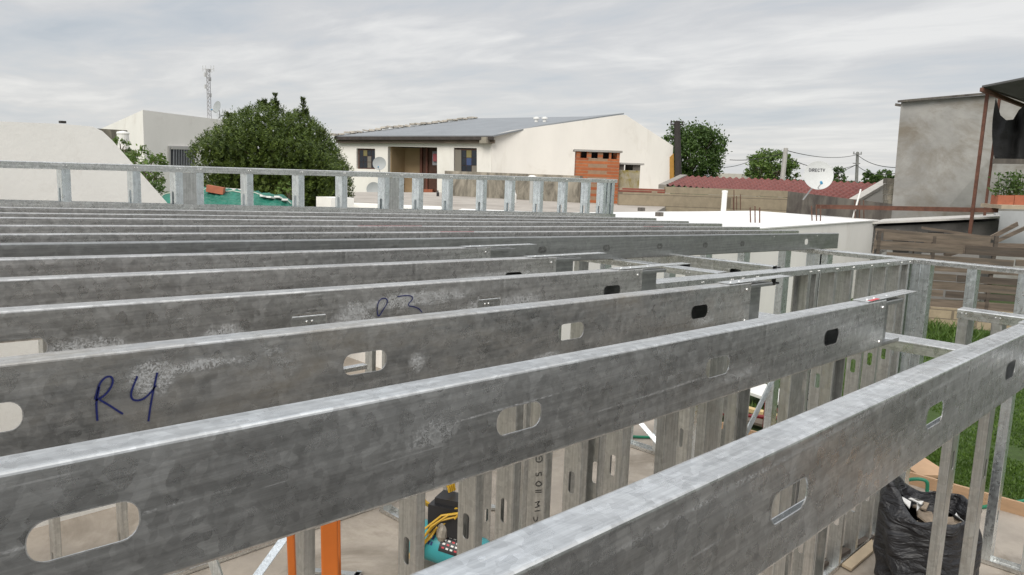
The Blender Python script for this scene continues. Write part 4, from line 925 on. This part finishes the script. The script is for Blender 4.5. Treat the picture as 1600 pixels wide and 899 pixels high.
# roof
b = MB(); e1 = dep(523, 214.5, 40.2); e2 = dep(771, 214, 36.6); rd1 = Vector((RL.x, RL.y, RL.z)); rd2 = dep(975, 179, 39.5)
mid1 = e1.lerp(rd1, 1)
b.hull8([e1, e2, dep(850, 197, 38.0), rd2, dep(915, 184, 47.5), rd1], [p+Vector((0, 0, .07)) for p in (e1, e2, dep(850, 197, 38.0), rd2, dep(915, 184, 47.5), rd1)]); b.build('roof', sheet_grey, hs)
b = MB(); b.beam(e1+Vector((0, 0, -.06)), e2+Vector((0, 0, -.06)), .12, .16); b.build('fascia', rough_mat('dark fascia', (.06, .05, .045), .4, 4, .8, .2, 20), hs)
b = MB(); b.beam(e1+Vector((0, 0, -.22))-nF*.15, e2+Vector((0, 0, -.22))-nF*.15, .12, .16); b.build('soffit', wood_old, hs)
b = MB(); b.box(on_wall(762, 220, HA, dirF)+nF*.2+Vector((0, 0, 0)), (.45, .45, .3)); b.build('eave_end', stained, hs)
rnd = random.Random(8); b = MB()
for i in range(26):
    t_ = i/25; p = e1.lerp(rd1, t_); b.box(p+Vector((0, 0, .12+rnd.uniform(-.01, .06))), (.5, .3, rnd.uniform(.06, .12)), Matrix.Rotation(rnd.uniform(-.3, .3)+.8, 3, 'Z') @ Matrix.Rotation(rnd.uniform(-.12, .12), 3, 'X'))
b.build('edge_tiles', rough_mat('pale broken tile', (.5, .46, .4), .5, 2, .9, .3, 10), hs)
for (x, y) in ((838, 187), (851, 187)):
    p = dep(x, y+3, 41); b = MB(); b.lathe(p, [(.10, -.1), (.10, .12), (.17, .12), (.17, .2), (.05, .24), (0, .24)], 12); b.build('roof_vent', white_pl, hs)
b = MB(); pq = [on_wall(x, y, HA, dirG)+nG*.02 for x, y in ((1046, 246), (1052, 240), (1053, 281), (1046, 281))]; b.slab(pq, nG*.02); b.build('ochre_stain', rough_mat('ochre paint', (.55, .30, .07), .3, 3, .9, .1, 20), hs)
dish('satellite_dish', 'grey satellite dish on the house front between window and porch', 593, 256, 35, .30, toC+Vector((0, 0, .2)), dish_grey)
_, dc, dn = dish('satellite_dish', 'grey satellite dish with dark logo low on the flat roof', 584, 296, 33, .30, toC+Vector((0, 0, .2)), dish_grey)
# low dark-green bench behind
b = MB(); b.beam(on_wall(556, 305, HA, dirF)+nF*.5, on_wall(600, 305, HA, dirF)+nF*.5, .4, .12); tag(b.build('green_trough', plain('dark green plastic', (.01, .09, .06), .6)), 'dark green trough at the foot of the house wall', 'trough')
# pipes etc. on the flat roof
p = onz(830, 318, ZT); vp = empty('vent_pipe', p, 'galvanised vent pipe with cap standing on the flat roof', 'pipe'); b = MB(); b.lathe(p, [(.07, 0), (.07, .85), (.06, .85)], 12); b.build('pipe', plain('grey pipe', (.42, .42, .4), .5), vp)
b = MB(); b.lathe(p+Vector((0, 0, .86)), [(0, .06), (.08, .05), (.16, 0), (.06, -.01)], 12); b.build('cap', white_pl, vp)
for (x, y, r_, hh, nm, lb, mt_) in ((803, 317, .08, .42, 'white_bottle', 'white bottle shaped can on the flat roof', white_pl), (752, 308, .25, .14, 'rubble_heap', 'small dark rubble heap by the stained wall', dark_cement), (684, 307, .05, .22, 'pipe_stub', 'dark pipe stub on the flat roof edge', black_pl)):
    p = onz(x, y, ZT); b = MB(); b.lathe(p, [(0, 0), (r_, 0), (r_, hh*.6), (r_*.5, hh*.8), (r_*.4, hh), (0, hh)], 12); tag(b.build(nm, mt_), lb, nm.replace('_', ' '))

# brick chimney (barbecue)
cD = 27.5; cl, crr = dep(897, 322, cD), dep(964, 325, cD); cdir = Vector((crr.x-cl.x, crr.y-cl.y, 0)).normalized(); wd_ = (crr-cl).length; nC = Vector((cdir.y, -cdir.x, 0)); nC = nC if nC.dot(fw) < 0 else -nC
ztp = dep(930, 238, cD).z; ch = empty('brick_chimney', ((cl.x+crr.x)/2, (cl.y+crr.y)/2, ZT), 'orange brick barbecue chimney with vent openings under a slab cap', 'chimney')
cl0 = Vector((cl.x, cl.y, 0)); P4 = lambda u, v: cl0+cdir*u+(-nC)*v
ang = math.atan2(cdir.y, cdir.x)
b = MB(); b.prism([P4(0, 0), P4(wd_, 0), P4(wd_, .7), P4(0, .7)], ZT, ztp-.23); b.build('stack', brick, ch)
b = MB()
for u0, u1 in ((0, .14), (.37, .53), (.76, .94), (1.16, 1.24), (1.44, 1.0*wd_)):
    if u1 > u0: b.prism([P4(u0, 0), P4(min(u1, wd_), 0), P4(min(u1, wd_), .12), P4(u0, .12)], ztp-.228, ztp-.005)
for v in (0.58,):
    for u0, u1 in ((0, .5), (1.0, wd_)): b.prism([P4(u0, v), P4(u1, v), P4(u1, .7), P4(u0, .7)], ztp-.228, ztp-.005)
b.build('vent_course', brick, ch)
b = MB(); b.prism([P4(-.08, -.08), P4(wd_+.08, -.08), P4(wd_+.08, .78), P4(-.08, .78)], ztp, ztp+.07); b.build('cap', grey_plaster, ch)
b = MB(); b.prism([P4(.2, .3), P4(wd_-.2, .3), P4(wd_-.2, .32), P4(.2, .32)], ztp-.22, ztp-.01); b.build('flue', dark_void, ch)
c2 = empty('rendered_chimney', P4(wd_+.3, .5), 'small cement rendered chimney stub right of the brick chimney', 'chimney'); 
uA, uB = wd_+.02, wd_+.78; zt2 = dep(985, 258, cD+.6).z
b = MB(); b.prism([P4(uA, .2), P4(uB, .2), P4(uB, .9), P4(uA, .9)], ZT, zt2-.2); b.build('stack', rough_mat('mossy render', (.36, .32, .23), .3, 3, .9, .3, 20, (.22, .17, .03), 2.2, .5, .65), c2)
b = MB()
for u0, u1 in ((uA, uA+.18), (uA+.5, uB)): b.prism([P4(u0, .2), P4(u1, .2), P4(u1, .3), P4(u0, .3)], zt2-.198, zt2-.004)
b.prism([P4(uA+.3, .7), P4(uB, .7), P4(uB, .8), P4(uA+.3, .8)], zt2-.198, zt2-.004); b.build('vent_course', dark_cement, c2)
b = MB(); b.prism([P4(uA-.02, .1), P4(uB+.12, .1), P4(uB+.12, 1.0), P4(uA-.02, 1.0)], zt2, zt2+.06); b.build('cap', grey_plaster, c2)

# block wall, red tile roof
bw0 = dep(966, 331, 26.5); bw1 = dep(1228, 336, 26.5*1.02)
b = MB(); wl_ = empty('block_wall', (bw0.x, bw0.y, ZT), 'cement block boundary wall behind the white roof with a course of red bricks at left', 'wall')
zt = dep(1100, 300, 26.7).z-.10; zt_l = zt
up_wall(b, bw0, bw1, GZ, zt, .2); b.build('blocks', block, wl_)
bd = (Vector((bw1.x, bw1.y, 0))-Vector((bw0.x, bw0.y, 0))); ll = bd.length; bd.normalize()
b = MB(); up_wall(b, Vector((bw0.x, bw0.y, 0)), Vector((bw0.x, bw0.y, 0))+bd*1.6, zt+.004, zt+.14, .2); b.build('brick_course', brick_mat('red brick course', (.30, .09, .06), (.22, .07, .05), (.35, .28, .2), 1, bw=.24, rh=.075, ms=.01), wl_)
b = MB(); up_wall(b, Vector((bw0.x, bw0.y, 0))+bd*1.62, Vector((bw0.x, bw0.y, 0))+bd*ll, zt+.012, zt+.23, .2); b.build('coping_blocks', block, wl_)
dk0 = bw1; dk1 = dep(1392, 343, 25.0)
b = MB(); zz = dep(1230, 299, 27).z; zz2 = dep(1375, 318, 25.2).z; A__ = Vector((dk0.x, dk0.y, 0)); B__ = Vector((dk1.x, dk1.y, 0)); n_ = Vector((fw.x, fw.y, 0))*.2
b.hull8([A__+Vector((0, 0, GZ)), B__+Vector((0, 0, GZ)), B__+n_+Vector((0, 0, GZ)), A__+n_+Vector((0, 0, GZ))], [A__+Vector((0, 0, zz)), B__+Vector((0, 0, zz2)), B__+n_+Vector((0, 0, zz2)), A__+n_+Vector((0, 0, zz))])
tag(b.build('dark_wall', dark_cement), 'dark weathered cement wall below the satellite dish', 'wall')
# tile roof
rfm = rough_mat('red roof tile', (.19, .058, .048), .25, 3, .7, .2, 20)
T0, T1, T2, T3 = dep(1040, 291, 29), dep(1335, 316, 28), dep(1386, 289, 31), dep(1070, 277, 33)
rh_ = empty('tiled_roof_house', ((T0.x+T2.x)/2, (T0.y+T2.y)/2, GZ), 'low house with red tiled roof beyond the block wall', 'house')
nU = (T1-T0).length
def tilef(i, j):
    p = T0.lerp(T1, i).lerp(T3.lerp(T2, i), j); row = (j*9) % 1
    return p+Vector((0, 0, .035*sin(i*nU/.22*2*pi)+.05*(1-row)))
b = MB(); b.grid(tilef, 420, 63); o_ = b.build('roof', rfm, rh_, True)
b = MB(); b.prism([T0+Vector((fw.x, fw.y, 0))*.3, T1+Vector((fw.x, fw.y, 0))*.3, T2, T3], GZ, T1.z-.1); b.build('wall', stained, rh_)
b = MB(); g0, g1, g2 = dep(1330, 318, 27.9), dep(1387, 285, 31), dep(1386, 350, 31); b.slab([g0+Vector((0, 0, -.05)), g1+Vector((0, 0, .03)), Vector((g1.x, g1.y, GZ)), Vector((g0.x, g0.y, GZ))], Vector((r2.x, r2.y, 0))*.2); b.build('gable_wall', pink_wall, rh_)
b = MB(); b.beam(g0+Vector((0, 0, .05)), g1+Vector((0, 0, .06)), .35, .12); b.build('verge', rough_mat('pale verge', (.5, .48, .44), .2, 3, .9, .2, 20), rh_)
b = MB(); b.beam(dep(1035, 292, 29)+Vector((0, 0, .0)), dep(1068, 276, 33), .3, .16); b.build('left_verge', rough_mat('grey verge', (.28, .26, .23), .3, 3, .9, .2, 20), rh_)

# white roof building
ZW = -1.0; w1 = Vector((22.86, 7.62, 0)); w0 = Vector((6.9, 7.10, 0)); w2_ = Vector((23.6, 11.7, 0)); w3 = Vector((14.5, 12.6, 0)); w4 = Vector((7.0, 12.3, 0))
wb = empty('white_roof_building', (15, 9.5, GZ), 'long low white building with bright white flat roof behind the joists', 'building')
b = MB(); b.prism([w0, w1, w2_, w3, w4], GZ, ZW); b.build('wall', pink_wall, wb)
b = MB(); b.prism([w0+Vector((-.03, -.03, 0)), w1+Vector((.03, -.03, 0)), w2_+Vector((.03, 0, 0)), w3, w4], ZW+.003, ZW+.03); b.build('roof', white_roof, wb)
p = onz(1130, 352, ZW+.03); q = p; b = MB(); zt_ = .72; b.lathe(onz(1130, 334, ZW+.03), [(.075, 0), (.075, .60), (.085, .60), (.085, .66), (.0, .67)], 14); tag(b.build('white_pipe', white_pl), 'short white vent pipe on the white roof', 'pipe')
for gi, (xs, y0, y1) in enumerate((((1173, 1180, 1187), 350, 322), ((1146, 1151, 1157), 328, 306), ((1147,), 331, 298), ((1269, 1276, 1282), 347, 320), ((1336, 1343, 1350), 343, 312))):
    D_ = onz(xs[0], y0, ZW).dot(fw) if gi in (0, 3, 4) else 26.4
    b = MB()
    for k, x in enumerate(xs): a_ = dep(x, y0, D_); t_ = dep(x+random.uniform(-1, 1), y1+random.uniform(-2, 3), D_); b.tube([a_, t_], .016, 5)
    tag(b.build('rebar_cluster', rebar_m), ['three rusty rebars standing on the front of the white roof', 'rusty rebars against the block wall', 'single tall rebar before the block wall', 'rusty rebars on the white roof under the dish', 'rusty rebars near the right corner of the white roof'][gi], 'rebar', 'rebar starters')
b = MB(); a_ = dep(1331, 340, 22.5); b.tube([a_+Vector((0, 0, -.2)), dep(1345, 296, 22.5)], .025, 6); tag(b.build('white_rod', white_pl), 'pale leaning rod at the corner of the white roof', 'rod')
for i, (x, y) in enumerate(((1030, 338), (1002, 330))):
    p = onz(x, y, ZW+.03); b = MB(); b.box(p+Vector((0, 0, .05)), (.2, .12, .1)); tag(b.build('roof_rubble', dark_cement), ['dark lump on the white roof', 'dark lump by the roof edge near the chimney'][i], 'rubble')
# big dish with lettering
nD = (toC*.95+Vector((r2.x, r2.y, 0))*-.12+Vector((0, 0, .22))).normalized()
_, dc, dn = dish('satellite_dish', 'large pale satellite dish lettered DIRECTV in front of the tiled roof', 1278, 275, 21.5, .40, nD, dish_white, foot=tuple(dep(1255, 312, 22.3)))
par_d = _
tx = Vector((r2.x, r2.y, 0)); tx = (tx-dn*tx.dot(dn)).normalized(); ty = dn.cross(tx).normalized()
if ty.z < 0: ty = -ty
FONT = {'D': [[(0, 0), (0, 1), (.45, 1), (.65, .75), (.65, .25), (.45, 0), (0, 0)]], 'I': [[(0.1, 0), (0.1, 1)]], 'R': [[(0, 0), (0, 1), (.5, 1), (.6, .8), (.5, .55), (0, .5)], [(.25, .5), (.62, 0)]], 'E': [[(.6, 1), (0, 1), (0, 0), (.6, 0)], [(0, .5), (.5, .5)]],
        'C': [[(.62, .85), (.4, 1), (.1, .9), (0, .5), (.1, .1), (.4, 0), (.62, .15)]], 'T': [[(0, 1), (.65, 1)], [(.32, 1), (.32, 0)]], 'V': [[(0, 1), (.32, 0), (.65, 1)]]}
def polyribbon(b, pts, w, nrm):
    for a, c in zip(pts, pts[1:]):
        d = (c-a).normalized(); s_ = d.cross(nrm)*w/2; e_ = d*w*.3; b.add([a-e_+s_, a-e_-s_, c+e_-s_, c+e_+s_], [(0, 1, 2, 3)])
b = MB(); x_ = -.245; hh = .075
for chh in 'DIRECTV':
    for st_ in FONT[chh]:
        pts = []
        for (u, v) in st_:
            lx = x_+u*hh*.95; ly = .12+v*hh; rr2 = lx*lx+ly*ly
            pts.append(dc+tx*lx+ty*ly+dn*(.16*rr2/.40+.006))
        polyribbon(b, pts, .017, dn)
    x_ += hh*(.42 if chh == 'I' else .92)
b.build('lettering', letter, par_d)

# ---------------------------------------------------------------- right side: grey building, awning, fence
gD = 25.; a1 = dep(1408, 160, gD); a2 = dep(1640, 140, gD+1.0)
gb = empty('cement_building', (a1.x+1, a1.y-1, GZ), 'tall blank grey cement rendered building at right', 'building')
A = Vector((dep(1394, 345, gD).x, dep(1394, 345, gD).y, 0)); B = Vector((a2.x, a2.y, 0)); nb = Vector((A.x, A.y, 0)).normalized(); nb = (nb+Vector((r2.x, r2.y, 0))*.12).normalized()
b = MB(); A2 = Vector((a1.x, a1.y, 0))
b.hull8([A+Vector((0, 0, GZ)), B+Vector((0, 0, GZ)), B+nb*6+Vector((0, 0, GZ)), A+nb*6+Vector((0, 0, GZ))], [A2+Vector((0, 0, a1.z)), B+Vector((0, 0, a2.z)), B+nb*6+Vector((0, 0, a2.z)), A2+nb*6+Vector((0, 0, a1.z))]); b.build('wall', grey_plaster, gb)
b = MB(); b.beam(a1+Vector((-.05, 0, .03)), dep(1640, 139, gD+1.0)+Vector((0, 0, .03)), .3, .07); b.build('coping', dark_cement, gb)
b = MB(); b.beam(a1+Vector((0, 0, -.1)), a1+Vector((0, 0, -.08))-Vector((r2.x, r2.y, 0))*.18, .05, .08); b.build('spout', dark_cement, gb)
b = MB()
for i in range(9):
    p = dep(1391, 283+i*8.5, gD+.5); b.box(p+Vector((0, 0, 0)), (.34, .3, .17), Matrix.Rotation(YAW-pi/2+random.uniform(-.1, .1), 3, 'Z'))
b.build('quoin_blocks', stained, gb)
# awning
aw = empty('awning', dep(1535, 345, 20), 'dark awning on rusty posts with torn black shade netting at the right edge', 'awning')
for (x0, y0, x1, y1, r_) in ((1543, 145, 1526, 368, .055), (1562, 152, 1550, 370, .045)):
    b = MB(); t_ = dep(x0, y0, 20 if x0 < 1550 else 21.5); b.beam(Vector((t_.x, t_.y, GZ+.05)), t_, r_*1.4, r_*1.4, (1, 0, 0)); b.build('post', rust, aw)
a_, b_, c_, d_ = dep(1534, 137, 19.6), dep(1660, 112, 19), dep(1680, 175, 23.5), dep(1552, 147, 23)
b = MB(); b.slab([a_, b_, dep(1690, 190, 22.5), dep(1600, 160, 22.5)], (0, 0, .05)); b.build('canopy', rough_mat('dark sheet underside', (.09, .09, .09), .2, 2, .8, .1, 10), aw)
b = MB(); b.beam(a_+Vector((0, 0, -.05)), dep(1600, 163, 22.4)+Vector((0, 0, -.05)), .08, .1); b.build('edge_beam', rust, aw)
def netf(i, j):
    x = 1556+i*60; top_ = float(np.interp(x, [1556, 1563, 1572, 1583, 1592, 1600, 1616], [152, 180, 188, 187, 172, 165, 165])); y = top_+(256-top_)*j; x = x+(-6*sin(j*3.0) if i < .3 else 0)
    return dep(x, y, 21.3+.12*sin(i*14+j*3)+.1*noise.noise(Vector((i*5, j*5, 0))))
b = MB(); b.grid(netf, 40, 16); b.build('shade_net', plain('black netting', (.018, .018, .018), .9), aw)
bc_ = empty('balcony', dep(1590, 330, 20.5), 'balcony slab with terracotta planters and leafy plants at the right edge', 'balcony')
b = MB(); s0_, s1_ = dep(1548, 322, 20.3), dep(1680, 326, 20.0); b.beam(s0_, s1_, 1.2, .1); b.build('slab', rough_mat('pale slab edge', (.45, .37, .27), .2, 6, .9, .3, 20), bc_)
b = MB(); b.beam(dep(1552, 252, 21.2), dep(1680, 254, 21), .08, .14); b.build('upper_beam', dark_cement, bc_)
for i, x in enumerate((1566, 1592)): b = MB(); b.box(dep(x, 313, 20.2), (.42, .3, .26), Matrix.Rotation(YAW-pi/2, 3, 'Z')); b.build('planter', terracotta, bc_)
rnd = random.Random(31)
for k in range(14):
    pts = []; x = rnd.uniform(1556, 1605); hgt = rnd.uniform(20, 50)
    for j in range(40): t_ = rnd.random(); pts.append(dep(x+rnd.gauss(0, 5), 308-hgt*t_, 20.3+rnd.gauss(0, .12)))
    b = MB(); leaves(b, pts, .05, rnd); b.tube([dep(x, 310, 20.3), dep(x, 308-hgt, 20.3)], .01, 4); b.build('foliage', leaf_mid, bc_)
b = MB(); b.slab([dep(1556, 330, 21.8), dep(1700, 332, 21.8), dep(1700, 400, 21.8), dep(1556, 398, 21.8)], Vector((fw.x, fw.y, 0))*.1); b.build('panel', rough_mat('pale blue grey sheet', (.42, .43, .44), .1, 2, .7, .1, 10), bc_)
b = MB(); b.beam(dep(1275, 323, 22.5), dep(1560, 329, 20.2), .06, .12); tag(b.build('rusty_beam', rust), 'long rusty steel beam spanning from the white roof to the awning post', 'beam')
# scrap shed
sh = empty('scrap_shed', dep(1450, 420, 20.5), 'dark lean-to shed with pale roof edge behind the timber fence', 'shed')
s0_, s1_ = dep(1362, 350, 21.5), dep(1562, 341, 20.8)
b = MB(); b.hull8([Vector((s0_.x, s0_.y, GZ)), Vector((s1_.x, s1_.y, GZ)), Vector((s1_.x, s1_.y, GZ))+nb*2.6, Vector((s0_.x, s0_.y, GZ))+nb*2.6], [s0_+Vector((0, 0, -.08)), s1_+Vector((0, 0, -.08)), s1_+nb*2.6+Vector((0, 0, .0)), s0_+nb*2.6+Vector((0, 0, .0))]); b.build('wall', rough_mat('dark shed cladding', (.09, .085, .08), .5, 1.2, .9, .2, 10, (.3, .3, .29), .9, .56, .62), sh)
b = MB(); b.slab([s0_-nb*.15, s1_-nb*.15, s1_+nb*2.7, s0_+nb*2.7], (0, 0, .05)); b.build('roof', rough_mat('pale roof sheet', (.55, .53, .5), .2, 3, .8, .1, 10), sh)
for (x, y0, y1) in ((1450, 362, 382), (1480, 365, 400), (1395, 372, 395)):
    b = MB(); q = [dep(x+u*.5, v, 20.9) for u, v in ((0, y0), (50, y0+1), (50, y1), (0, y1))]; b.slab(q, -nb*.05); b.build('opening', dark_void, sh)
b = MB(); q = [dep(x, y, 20.2) for x, y in ((1440, 395), (1530, 398), (1530, 470), (1440, 466))]; b.slab(q, -nb*.05); b.build('pale_sheet', rough_mat('faded sheet', (.20, .19, .18), .2, 1.5, .8, .1, 10), sh)
# timber fence
fl_a, fl_b = onz(1340, 507, -2.95), onz(1780, 548, -2.6)
fa = onz(1360, 500, GZ); fb = onz(1645, 523, GZ)
fd = Vector((fb.x-fa.x, fb.y-fa.y, 0)); Lf = fd.length; fd.normalize(); nfz = Vector((fd.y, -fd.x, 0)); nfz = nfz if nfz.dot(fw) < 0 else -nfz
fe = empty('timber_fence', fa, 'ramshackle fence of grey weathered boards and pallets behind the outer wall frame', 'fence')
rnd = random.Random(17); ft = lambda s_, z: fa.xy.to_3d()+fd*s_+Vector((0, 0, z))
zlo, zhi = GZ+.55, dep(1480, 366, fa.length).z
z_ = GZ+.42; i = 0; mats_f = [wood_old, wood_old2, wood_old]
while z_ < -1.15:
    hh = rnd.uniform(.14, .22); s_ = rnd.uniform(-.2, .3)
    while s_ < Lf+.5:
        l_ = rnd.uniform(1.1, 2.8); gap_ = rnd.uniform(.0, .08)
        if rnd.random() > .07:
            b = MB(); dz = rnd.uniform(-.02, .02); b.beam(ft(s_, z_+hh/2)+nfz*rnd.uniform(.0, .08), ft(s_+l_, z_+hh/2+dz)+nfz*rnd.uniform(.0, .08), .035, hh-.01, (0, 0, 1)); b.build('board', mats_f[rnd.randrange(3)], fe)
        s_ += l_+gap_
    z_ += hh+rnd.choice([.006, .012, .02, .045]); i += 1
for s_ in [k*1.15 for k in range(int(Lf/1.15)+2)]:
    b = MB(); b.beam(ft(s_, GZ+.1), ft(s_+rnd.uniform(-.05, .05), -.98+rnd.uniform(-.1, .1)), .09, .07, (fd.x, fd.y, 0)); b.build('post', wood_old2, fe)
for (x0, y0, x1, y1, w) in ((1368, 360, 1440, 366, .09), (1370, 362, 1362, 410, .12), (1432, 364, 1426, 402, .14), (1443, 386, 1600, 390, .26), (1440, 356, 1560, 374, .06), (1475, 400, 1502, 392, .10), (1590, 350, 1540, 376, .10), (1605, 355, 1555, 378, .09)):
    b = MB(); d_ = (fa.length+fb.length)/2*.985; P0 = dep(x0, y0, 17.6); P1 = dep(x1, y1, 17.4); b.beam(P0, P1, .03, w, (0, 0, 1)); b.build('loose_plank', wood_old, fe)
b = MB(); up_wall(b, fa+nfz*.15, fb+nfz*.15, GZ-.02, GZ+.43, .12); tag(b.build('low_block_wall', lowblock), 'low pale cement block wall under the timber fence', 'wall')
b = MB()
for i in range(7): p = ft(3.6+i*.14, GZ+.47)+nfz*.1; b.box(p, (rnd.uniform(.08, .2), .1, rnd.uniform(.05, .12)), Matrix.Rotation(rnd.uniform(0, 3), 3, 'Z'))
tag(b.build('rubble_heap', paper_m), 'pale rubble on the low block wall', 'rubble')

# ---------------------------------------------------------------- distance: trees, poles, wires
q = dep(1081, 240, 52); tree('broadleaf_tree', 'rounded green tree right of the grey roofed house behind the dark pole', (q.x, q.y, GZ), 5, q, 2.4, 2.2, 2.05, 220, 75, .10, leaf_mid, 41, .26, 'trees beyond the houses', .2)
q = dep(1205, 262, 44); tree('broadleaf_tree', 'light green tree around the leaning concrete pole', (q.x, q.y, GZ), 4, q, 1.75, 1.5, .95, 110, 60, .085, leaf_light, 42, .3, 'trees beyond the houses', .14)
q = dep(1190, 247, 44); tree('broadleaf_tree', 'thin light green upper branch left of the leaning pole', (q.x, q.y, GZ), 4, q, .22, .22, .45, 12, 40, .075, leaf_light, 43, .3, 'trees beyond the houses', .05)
q = dep(1310, 276, 70); tree('cypress_tree', 'pair of dark pointed trees far behind the tiled roof', (q.x, q.y, GZ), 4, q, .9, .8, .9, 40, 40, .10, leaf_mid, 44, .3, 'trees beyond the houses', .12)
q = dep(1372, 278, 60); tree('broadleaf_tree', 'green tree top beside the cement building', (q.x, q.y, GZ), 4, q, 1.6, 1.2, .6, 60, 50, .10, leaf_mid, 45, .3, 'trees beyond the houses', .14)
rnd = random.Random(55); b = MB(); pts = []
for k in range(300):
    x = rnd.uniform(1120, 1420); D_ = rnd.uniform(230, 300); h_px = 3+4*noise.noise(Vector((x*.03, 0, 0)))+5
    c_ = dep(x, 286+(x-1120)*.03, D_)
    for j in range(36): pts.append(c_+Vector((rnd.gauss(0, 1.6), rnd.gauss(0, 1.6), rnd.uniform(-2, 1)*h_px*.2)))
leaves(b, pts, .7, rnd); 
tag(b.build('far_woods', leaf_far), 'distant line of woods on the horizon', 'woods', kind='stuff')
fb_ = dep(1150, 276, 90); b = MB(); b.bb((fb_.x-2.5, fb_.y-2, GZ), (fb_.x+2.5, fb_.y+2, fb_.z+.3)); tag(b.build('far_house', rough_mat('pale far wall', (.5, .47, .42), .1, 1, .9, 0)), 'small pale far house between the two trees', 'house')
def pole(x0, y0, x1, y1, D_, r_, mat, label, cross=True):
    a_ = dep(x0, y0, D_); t_ = dep(x1, y1, D_); a_ = a_+(a_-t_)*((a_.z-GZ)/(t_.z-a_.z)); rt_ = empty('utility_pole', a_, label, 'pole', 'utility poles')
    b = MB(); b.tube([a_, t_], [r_*1.3, r_], 8); b.build('shaft', mat, rt_)
    if cross:
        b = MB(); rr_ = Vector((r2.x, r2.y, 0)); b.beam(t_+Vector((0, 0, -.15))-rr_*.35, t_+Vector((0, 0, -.15))+rr_*.35, .07, .07); b.beam(t_+Vector((0, 0, -.9))-rr_*.3, t_+Vector((0, 0, -.9))+rr_*.3, .06, .06)
        for k in (-.3, 0, .3): b.lathe(t_+Vector((0, 0, -.1))+rr_*k, [(.03, 0), (.05, .05), (.03, .14), (0, .15)], 6)
        b.build('crossarm', mat, rt_)
    return t_
P1 = pole(1222, 285, 1228, 232, 40, .12, pole_m, 'pale concrete pole standing in the light green tree', False)
P2 = pole(1338, 289, 1340, 238, 62, .12, rough_mat('grey pole', (.2, .2, .19), .2, 3, .9, .1, 20), 'grey utility pole with insulators left of the cement building')
P3_ = pole(1060, 280, 1058, 190, 40, .16, rough_mat('tarred pole', (.035, .03, .028), .2, 3, .9, .1, 20), 'dark tarred pole in front of the rounded tree')
def wire(a_, c_, sag, label):
    pts = [a_.lerp(c_, k/16)+Vector((0, 0, -4*sag*(k/16)*(1-k/16))) for k in range(17)]; b = MB(); b.tube(pts, .022, 4, False); tag(b.build('overhead_wire', wire_m), label, 'wire', 'overhead wires')
G = dep(1415, 262, 33)
wire(dep(1140, 250, 41), P1+Vector((0, 0, -.2)), .15, 'wire from the left running to the concrete pole top')
wire(P1+Vector((0, 0, -.1)), P2+Vector((0, 0, -.2)), .3, 'upper wire between the concrete pole and the grey pole')
wire(P1+Vector((0, 0, -.45)), P2+Vector((0, 0, -1.0)), .5, 'lower wire between the concrete pole and the grey pole')
wire(P2+Vector((0, 0, -.2)), G, .3, 'upper wire from the grey pole to the cement building')
wire(P2+Vector((0, 0, -1.0)), dep(1415, 268, 33), .4, 'lower wire from the grey pole to the cement building')
wire(dep(1125, 262, 50), dep(1190, 243, 50), .2, 'wire sloping up left of the light green tree')
wire(dep(1290, 275, 50), P2+Vector((0, 0, -1.0)), .1, 'short wire dropping left from the grey pole')
bpy.context.view_layer.update()
